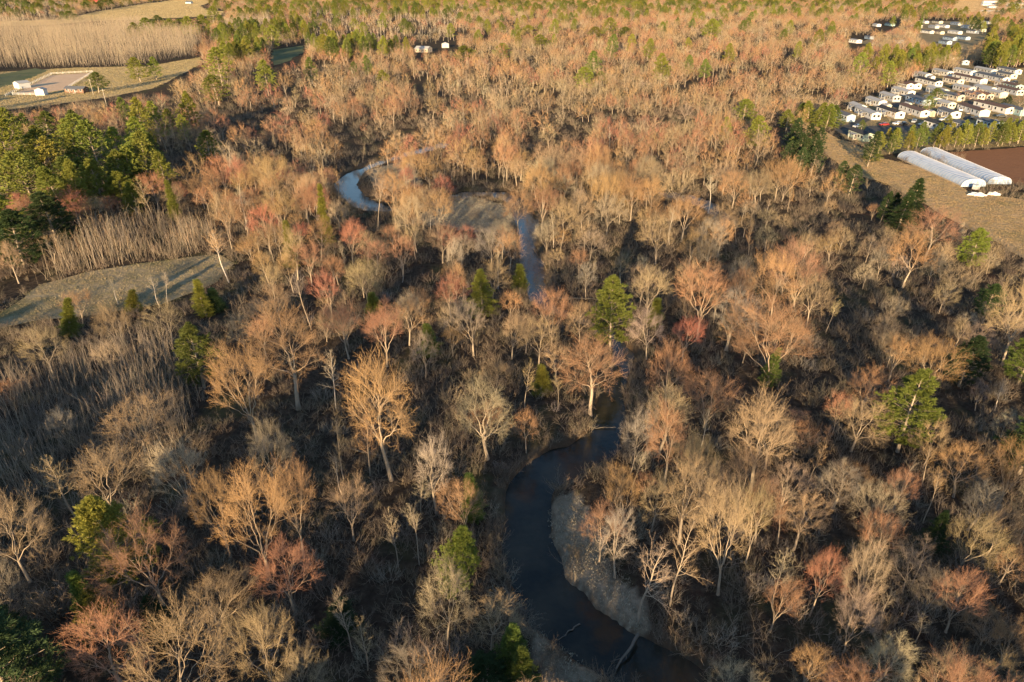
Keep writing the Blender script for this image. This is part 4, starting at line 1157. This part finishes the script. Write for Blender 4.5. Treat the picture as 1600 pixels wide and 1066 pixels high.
# near-end foot pixel x, y, width, length, wall, roof, turn, row
HOMES = [(1328.6, 191, 4.4, 12, 'blue', 'slate', .05, 'a'), (1368, 188, 4.6, 21, 'white', 'pale', .02, 'a'), (1405, 186, 4.8, 19, 'white', 'dark', .0, 'a'), (1444, 184, 4.6, 22, 'white', 'brown', .0, 'a'),
         (1492, 186, 4.9, 14, 'white', 'slate', .0, 'a'), (1537, 183, 5.0, 22, 'white', 'brown', .0, 'a'), (1577, 179, 5.0, 25, 'white', 'brown', .0, 'a'), (1600, 182, 4.8, 18, 'teal', 'slate', .0, 'a'),
         (1356, 222, 4.8, 12, 'green', 'dark', .12, 's'), (1482, 208, 4.6, 16, 'white', 'dark', .1, 's'), (1514, 206, 4.6, 10, 'white', 'slate', .1, 's'), (1560, 203, 5.2, 11, 'blue', 'slate', .15, 's'),
         (1447, 166, 4.6, 20, 'blue', 'slate', .0, 'b'), (1464, 164, 4.4, 12, 'cream', 'pale', .0, 'b'), (1486, 171, 4.2, 10, 'cream', 'pale', .0, 'b'), (1501, 159, 4.6, 19, 'cream', 'slate', .0, 'b'), (1532, 157, 4.2, 13, 'cream', 'slate', .0, 'b'), (1546, 157, 4.2, 12, 'tan', 'brown', .0, 'b'), (1567, 154, 4.8, 20, 'cream', 'pale', .0, 'b'), (1593, 150, 4.6, 20, 'grey', 'brown', .0, 'b'),
         (1421, 140, 4.4, 10, 'white', 'brown', .0, 'c'), (1433, 140, 4.6, 12, 'white', 'brown', .0, 'c'), (1466, 136, 4.8, 24, 'white', 'dark', .0, 'c'), (1500, 133, 4.6, 16, 'cream', 'brown', .0, 'c'), (1536, 132, 5.0, 30, 'white', 'brown', .0, 'c'), (1571, 130, 5.0, 32, 'white', 'slate', .0, 'c'), (1592, 142, 4.8, 16, 'teal', 'brown', .0, 'c'), (1590, 117, 5.0, 22, 'white', 'slate', .0, 'c'), (1583, 124, 4.8, 16, 'cream', 'slate', .0, 'c'), (1508, 102, 5.0, 18, 'blue', 'slate', -.3, 'c'), (1492, 96, 4.8, 16, 'grey', 'slate', -.3, 'c'),
         (1342, 68, 6.5, 14, 'white', 'pale', .1, 'f'), (1282, 72, 5.5, 12, 'cream', 'brown', .1, 'f'), (1373, 42, 6, 16, 'white', 'pale', .0, 'f'), (1395, 41, 6, 18, 'teal', 'slate', .0, 'f'), (1362, 62, 5, 14, 'blue', 'slate', .0, 'f'), (1408, 68, 5, 14, 'blue', 'dark', .0, 'f'),
         (1448, 37, 6, 20, 'white', 'pale', .0, 'f'), (1470, 37, 6, 22, 'cream', 'dark', .0, 'f'), (1456, 53, 5, 22, 'white', 'slate', .0, 'f'), (1472, 54, 5, 22, 'cream', 'brown', .0, 'f'), (1480, 44, 5.5, 26, 'white', 'pale', .0, 'f'), (1533, 43, 6, 26, 'white', 'slate', .0, 'f'), (1537, 50, 5.2, 22, 'white', 'dark', .0, 'f'), (1492, 64, 5, 22, 'blue', 'slate', .0, 'f'), (1512, 63, 5, 22, 'blue', 'slate', .0, 'f'), (1526, 53, 5, 18, 'white', 'slate', .0, 'f'), (1483, 70, 5, 18, 'blue', 'slate', .0, 'f'),
         (1346, 176, 4.2, 12, 'white', 'pale', 0, 'b'), (1378, 168, 4.4, 15, 'white', 'pale', 0, 'b'), (1400, 160, 4.4, 16, 'grey', 'pale', 0, 'b'), (1423, 152, 4.4, 18, 'white', 'pale', 0, 'b'), (1476, 150, 4.4, 18, 'white', 'pale', 0, 'c'), (1518, 146, 4.4, 16, 'grey', 'pale', 0, 'c'), (1550, 147, 4.4, 16, 'white', 'pale', 0, 'c'), (1581, 139, 4.4, 14, 'grey', 'pale', 0, 'c'), (1450, 124, 4.6, 18, 'grey', 'pale', 0, 'c'), (1484, 120, 4.6, 18, 'white', 'pale', 0, 'c'), (1520, 119, 4.6, 20, 'white', 'pale', 0, 'c'), (1552, 117, 4.6, 20, 'grey', 'pale', 0, 'c'), (1438, 44, 5.5, 20, 'white', 'pale', 0, 'f'), (1464, 45, 5.5, 20, 'grey', 'pale', 0, 'f'), (1500, 40, 5.5, 24, 'white', 'pale', 0, 'f'), (1516, 45, 5.5, 20, 'grey', 'pale', 0, 'f'), (1500, 54, 5.2, 22, 'white', 'pale', 0, 'f'), (1546, 38, 6, 24, 'grey', 'pale', 0, 'f')]
ROWN = {'a': 'in the front row above the road', 's': 'between road and pine hedge', 'b': 'in the second row of the park', 'c': 'in the back row before the pine groves', 'f': 'among the far homes behind the pine groves'}
hg = {}
for h in HOMES: hg.setdefault((h[7], h[4]), []).append(h)
for (row, col), hs in hg.items():
    hs.sort(key=lambda h: h[0])
    for j, (x, y, W, L, wall, roof, turn, _) in enumerate(hs):
        g = at(x, y); lab = f'{wall} mobile home ' + (f'{ordinal(j)} from left ' if len(hs) > 1 else '') + ROWN[row]
        gabled('mobile_home', tuple(g), W, L, 3.0, .75, turn + rng.uniform(-.07, .07), wall, roof, lab, 'mobile home', 'mobile homes of the park', 5 if row in 'asbc' else 3, row != 'f')
for j, (x, y, wall, where) in enumerate([(1474, 167, 'cream', 'beside the cream home of the second row'), (1456, 183, 'tan', 'between two white homes of the front row'), (1420, 170, 'white', 'beside the blue home of the second row'), (1315, 186, 'white', 'left of the blue front row home'),
                                       (1530, 176, 'tan', 'behind the sixth front row home'), (1457, 126, 'white', 'behind the long white back row home'), (1388, 172, 'cream', 'at the edge of the orange trees')]):
    gabled('garden_shed', tuple(at(x, y)), 2.8, 3.4, 2.3, .7, rng.uniform(-.2, .2), wall, 'pale', f'small {wall} shed {where}', 'shed', 'garden sheds in the park', 0, True, True)
# riding arena buildings, farm house, far barn and long houses
gabled('field_shelter', tuple(at(27, 139)), 6, 7, 3.4, 1.0, -.5, 'white', 'pale', 'white shed with pale roof at left of the riding arena', 'shed', None, 0, True, True)
gabled('garden_shed', tuple(at(63, 150)), 5, 4.5, 3.4, .9, .1, 'white', 'pale', 'small white shed at the front edge of the riding arena', 'shed', None, 0, True, True)
gabled('stable', tuple(at(136, 145.5)), 5, 13, 2.6, 1.1, math.radians(80), 'brown', 'slate', 'long brown stable with grey roof beside the riding arena', 'stable', None, 4, True)
gabled('farm_house', tuple(at(672, 82)), 9, 14, 3.2, 2.0, math.radians(68), 'tan', 'pale', 'pale roofed farm house half hidden by pines', 'house', None, 4, True)
gabled('farm_shed', tuple(at(696, 75)), 7, 8, 3.6, 1.2, .1, 'cream', 'pale', 'cream shed just right of the pale roofed farm house', 'shed', None, 0, True, True)
gabled('red_barn', tuple(at(158, 6)), 14, 34, 7, 5, math.radians(85), 'red', 'red', 'red barn at the top edge above the far golden field', 'barn', None, 4, True)
gabled('farm_house', tuple(at(171, 6)), 10, 14, 5, 3, math.radians(85), 'white', 'slate', 'white house with slate roof just right of the red barn', 'house', None, 2, True)
gabled('house', tuple(at(300, 6)), 10, 16, 4, 3, math.radians(80), 'white', 'slate', 'small white house at the far end of the golden field', 'house', None, 2, True)
for j, (x, y, L, wall) in enumerate([(1566, 22, 44, 'tan'), (1570, 5, 60, 'white'), (1572, 9, 60, 'white'), (1582, 13, 55, 'white'), (1604, 14, 50, 'teal'), (1604, 4, 60, 'cream'), (1600, 9, 50, 'white')]):
    gabled('long_house', tuple(at(x, y)), 10, L, 4.5, 2, math.radians(86), wall, 'pale' if j != 4 else 'slate', f'long {wall} roofed block, {ordinal(j)} of the far blocks in the top right corner', 'building', 'long blocks in the top right corner', 5, True)

# ------------------------------------------------------------------ cars
def car(px, py, rot, col, label, tall=False):
    g = at(px, py); root = link('pickup_truck' if tall else 'parked_car', None, None, (g[0], g[1], .12)); root.rotation_euler = (0, 0, rot)
    def body():
        prof = [(-2.2, .35), (-2.25, .75), (-2.1, .95), (-1.2, 1.02), (-.6, 1.5), (.9, 1.55), (1.6, 1.05), (2.2, .98), (2.28, .6), (2.2, .35)] if not tall else \
               [(-2.6, .5), (-2.65, 1.0), (-2.5, 1.15), (-1.3, 1.2), (-.75, 1.85), (.5, 1.88), (.75, 1.2), (2.6, 1.2), (2.65, .6), (2.5, .5)]
        me = MB().prism(prof, -.88, .88).mesh('body', M['carpaint']); return me
    b_ = link('body', shared(('car', tall), body), root); b_['tint'] = [float(c) for c in col]
    def glass():
        mb = MB()
        for s in (-1, 1):
            y = s * .885; q = [(-1.0, 1.08), (-.55, 1.44), (.85, 1.48), (1.35, 1.08)] if not tall else [(-1.1, 1.25), (-.7, 1.78), (.42, 1.8), (.6, 1.25)]
            mb.face([(a, y, c) for a, c in q])
        f = [(-1.18, 1.06), (-.63, 1.5)] if not tall else [(-1.28, 1.24), (-.78, 1.84)]
        mb.face([(f[0][0], -.75, f[0][1]), (f[0][0], .75, f[0][1]), (f[1][0], .7, f[1][1]), (f[1][0], -.7, f[1][1])])
        r_ = [(.94, 1.55), (1.58, 1.09)] if not tall else [(.52, 1.86), (.74, 1.26)]
        mb.face([(r_[0][0], -.7, r_[0][1]), (r_[0][0], .7, r_[0][1]), (r_[1][0], .75, r_[1][1]), (r_[1][0], -.75, r_[1][1])])
        return mb.mesh('windows', M['glass'])
    link('window', shared(('carglass', tall), glass), root)
    def wheel():
        me = bpy.data.meshes.new('wheel'); bm = bmesh.new(); bmesh.ops.create_cone(bm, cap_ends=True, segments=14, radius1=.34, radius2=.34, depth=.24)
        bmesh.ops.rotate(bm, verts=bm.verts, cent=(0, 0, 0), matrix=__import__('mathutils').Matrix.Rotation(math.pi / 2, 3, 'X')); bm.to_mesh(me); bm.free(); me.materials.append(M['rubber']); return me
    for x in (-1.4, 1.4):
        for y in (-.8, .8): link('wheel', shared('wheel', wheel), root, (x * (1.15 if tall else 1), y, .34))
    tag(root, label, 'truck' if tall else 'car', 'vehicles parked at the mobile homes')
WH, DK, RD, SV = (.75, .75, .75), (.03, .035, .045), (.3, .04, .04), (.35, .37, .4)
for a in [(1402, 195.5, .2, WH, 'white car parked beside the road below the third front row home'), (1411, 196, .3, DK, 'dark car right beside the white car at the road'), (1476, 190, .1, WH, 'white pickup truck parked left of the fifth front row home', True), (1487, 191, .9, DK, 'dark car nosed in behind the white pickup truck'),
          (1524, 187, -.6, DK, 'dark car beside the sixth front row home'), (1564, 184, -.4, DK, 'dark car beside the seventh front row home'), (1308, 197, .2, DK, 'black car at the left end of the park road'), (1442, 197, .1, SV, 'silver car on the park road behind the pine hedge'), (1456, 160, .8, SV, 'silver car beside the cream second row homes'), (1488, 138, 1.2, DK, 'dark car behind the tan tree in the back row'), (1585, 130, .2, DK, 'dark car between back row homes at the right edge'), (1557, 143, .7, SV, 'silver car in the middle lane of the park', True), (1520, 170, 1.4, DK, 'dark car on the lane through the park'), (1381, 197, .1, RD, 'red car on the road below the second front row home'), (1340, 200, .2, WH, 'white car near the left end of the park road'), (1553, 193, .1, WH, 'white car on the road below the seventh front row home'), (1428, 192, .9, SV, 'silver car between third and fourth front row homes'), (1500, 174, 1.1, WH, 'white pickup truck behind the fifth front row home', True), (1440, 160, .9, RD, 'red car in the second row of the park')]:
    car(*a)

# ------------------------------------------------------------------ plastic greenhouses
def greenhouse(nl, nr, fl, label):
    a, b_, f = at(*nl), at(*nr), at(*fl); W = np.linalg.norm(b_ - a); ax = f - a; L = np.linalg.norm(ax); rot = math.atan2(ax[1], ax[0]) - math.pi / 2
    root = link('greenhouse', None, None, tuple((a + b_) / 2 + np.array([0, 0, .2]))); root.rotation_euler = (0, 0, rot)
    Hh = W * .31; n = 16
    arc = [(-W / 2 * math.copysign(abs(math.cos(t)) ** .85, math.cos(t)), Hh * math.sin(t) ** .8 if t not in (0, math.pi) else 0) for t in np.linspace(0, math.pi, n + 1)]
    arc[0], arc[-1] = (-W / 2, -.1), (W / 2, -.1)
    seg = 26; V, F = [], []
    for j in range(seg * 2 + 1):
        y = L * j / (seg * 2); k = 1.0 if j % 2 == 0 else .975
        V += [(x * k, y, z * k) for x, z in arc]
    V = np.array(V); i = (np.arange(seg * 2)[:, None] * (n + 1) + np.arange(n)[None]).ravel()
    link('film_cover', np_mesh('film_cover', V, None, np.stack([i, i + n + 1, i + n + 2, i + 1], -1), M['plastic'], True), root)
    hoop = MB()
    for (x0, z0), (x1, z1) in zip(arc[:-1], arc[1:]): hoop.bar((x0 * 1.006, 0, z0 * 1.006), (x1 * 1.006, 0, z1 * 1.006), .05)
    hm = hoop.mesh('hoop', M['steel'])
    for j in range(seg + 1): link('hoop', hm, root, (0, L * j / seg, .01))
    for yy in (0.06, L - .06):
        e = MB(); half = [(x, z) for x, z in arc]
        lft = [(x, yy, z) for x, z in half if x < -1.0]; rgt = [(x, yy, z) for x, z in half if x > 1.0]
        zl = lft[-1][2]
        e.face([(-W / 2, yy, -.1)] + lft[1:] + [(-1.0, yy, zl), (-1.0, yy, -.1)]); e.face([(W / 2, yy, -.1), (1.0, yy, -.1), (1.0, yy, zl)] + rgt[:-1])
        top = [(x, yy, z) for x, z in half if -1.0 <= x <= 1.0]; e.face([(-1.0, yy, 1.9), (-1.0, yy, zl)] + top + [(1.0, yy, zl), (1.0, yy, 1.9)])
        ew = e.build('end_wall', M['plastic'], root)
        MB().box(-.95, .95, yy - .02, yy + .02, -.1, 1.86).build('door', M['plastic'], root)
        fb = MB(); d = -.05 if yy < 1 else .05
        for x in (-1.0, 1.0, -W * .33, W * .33): fb.bar((x, yy + d, -.1), (x, yy + d, Hh * .9 if abs(x) < 2 else Hh * .7), .05)
        fb.bar((-W * .45, yy + d, 1.25), (-1.0, yy + d, 1.25), .05).bar((1.0, yy + d, 1.25), (W * .45, yy + d, 1.25), .05).bar((-1.0, yy + d, 1.9), (1.0, yy + d, 1.9), .05)
        fb.build('end_frame', M['pole'], ew)
    for s in (-1, 1): MB().box(s * W / 2 - .06, s * W / 2 + .06, 0, L, -.15, .35).build('baseboard', M['pole'], root)
    tag(root, label, 'greenhouse', 'plastic greenhouses by the ploughed field')
greenhouse((1505, 294), (1535.4, 291), (1404.8, 248.5), 'long arched plastic greenhouse nearest the brown grass strip')
greenhouse((1547, 290), (1575, 287), (1440.5, 242), 'long arched plastic greenhouse beside the ploughed field')
g = at(1524, 297); wt = link('water_tank', None, None, (g[0], g[1], .2)); wt.rotation_euler = (0, 0, .3)
MB().box(-.8, .8, -.7, .7, .2, 1.5).build('tank', M['white'], wt); fr = MB()
for x in (-.8, .8):
    for y in (-.7, .7): fr.bar((x, y, 0), (x, y, 1.55), .04)
for z in (.2, .85, 1.5): fr.bar((-.8, -.74, z), (.8, -.74, z), .03).bar((-.84, -.7, z), (-.84, .7, z), .03)
fr.build('cage', M['steel'], wt); MB().box(-.85, .85, -.75, .75, 0, .18).build('pallet', M['pole'], wt); tag(wt, 'white caged water tank at the near greenhouse end', 'water tank')
for j, (x, y, s, lab) in enumerate([(1526, 306, 1.6, 'pale crumpled tarpaulin heap in front of the water tank'), (1552, 305, 1.1, 'small pale tarpaulin heap on grass before the second greenhouse')]):
    g = at(x, y); bm = bmesh.new(); bmesh.ops.create_icosphere(bm, subdivisions=3, radius=1)
    for v in bm.verts:
        k = 1 + .35 * math.sin(v.co.x * 5 + j) * math.cos(v.co.y * 6) ; v.co.x *= s * 1.6 * k; v.co.y *= s * k; v.co.z = max(v.co.z, -.2) * .7 * k
    me = bpy.data.meshes.new('tarpaulin'); bm.to_mesh(me); bm.free(); me.materials.append(M['white']); tag(link('tarpaulin', me, None, (g[0], g[1], .25)), lab, 'tarpaulin')

# ------------------------------------------------------------------ arena fences and poles
def fence(p0, p1, label):
    a, b_ = at(*p0), at(*p1); L = np.linalg.norm(b_ - a); n = max(2, int(L / 3.6)); root = link('rail_fence', None, None, tuple(a + [0, 0, .1])); root.rotation_euler = (0, 0, math.atan2(*(b_ - a)[[1, 0]]))
    pm = shared('post', lambda: MB().box(-.07, .07, -.07, .07, 0, 1.45).mesh('post', M['white'])); rm = MB().box(0, L / n, -.14, -.095, -.07, .07).mesh('rail', M['white'])
    for j in range(n + 1): link('post', pm, root, (L * j / n, 0, 0))
    for j in range(n):
        for z in (.6, 1.25): link('rail', rm, root, (L * j / n, 0, z))
    tag(root, label, 'fence', 'white fences of the riding arena')
fence((9, 151), (81, 117), 'white rail fence along the left side of the riding arena')
fence((100, 142), (145, 114), 'white rail fence along the right side of the riding arena')
fence((20, 149), (57, 149.5), 'white rail fence along the front of the riding arena')
fence((80, 117), (145, 113.5), 'white rail fence along the back of the riding arena')
for x, y, H, lab in ((146, 148, 9, 'pale wooden utility pole beside the brown stable'), (167, 166, 9, 'pale wooden utility pole below the riding arena'), (1594, 186, 9, 'wooden utility pole at the right edge of the park')):
    g = at(x, y); r_ = link('utility_pole', None, None, tuple(g)); MB().bar((0, 0, -.3), (0, 0, H), .16).build('pole', M['pole'], r_); MB().box(-1.1, 1.1, -.24, -.12, H - .8, H - .65).build('crossarm', M['pole'], r_); tag(r_, lab, 'utility pole', 'utility poles')

# ------------------------------------------------------------------ fallen logs and snags
def log(p0, p1, z0, z1, r0, label, stubs=4):
    a, b_ = at(*p0, z0), at(*p1, z1); T = Tree(); K = 7; t = np.linspace(0, 1, K)[:, None]; P = a + (b_ - a) * t + rng.normal(size=(K, 3)) * .08
    R_ = np.linspace(1, .45, K) * r0; T.tubes((P - a)[None], R_[None], 7, 0, .1); root = link('fallen_log', None, None, tuple(a))
    o = link('trunk', T.mesh('log_trunk', M['dead']), root); o['tint'] = [.2, .17, .13]
    if stubs:
        S = Tree(); P2, R2 = spawn(rng, (P - a)[None], R_[None], stubs, .4, .98, .7, .2, .22, .3, .1, .3, 4, .5, .02); S.tubes(P2, R2, 4, .2, .6)
        P3, R3 = spawn(rng, P2, R2, 4, .3, 1, .6, .2, .4, .3, .1, .3, 2, .6, .012); S.tubes(P3, R3, 3, .5, .9, True); q = link('branch', S.mesh('log_branch', M['dead']), root); q['tint'] = [.18, .15, .12]
    tag(root, label, 'log', 'fallen logs in and beside the river')
log((998, 992), (962, 1046), .15, -.5, .2, 'long straight log lying across the water at bottom', 3)
log((900, 667), (962, 668), -.5, -.7, .1, 'dark thin log spanning the water above the near bend', 4)
log((690, 372), (745, 374), .3, .3, .22, 'pale log lying on the ground below the far river loop', 2)
log((872, 466), (948, 468), .3, .4, .2, 'pale fallen trunk left of the bright green pine', 3)
log((545, 700), (610, 716), .4, .4, .18, 'grey fallen trunk below the tall orange maple', 5)
log((905, 975), (872, 1000), -.75, -.85, .1, 'small dark branch drifting in the near bend', 5)
log((1320, 1040), (1420, 1060), .4, .5, .2, 'grey fallen trunk in the bottom right corner', 6)
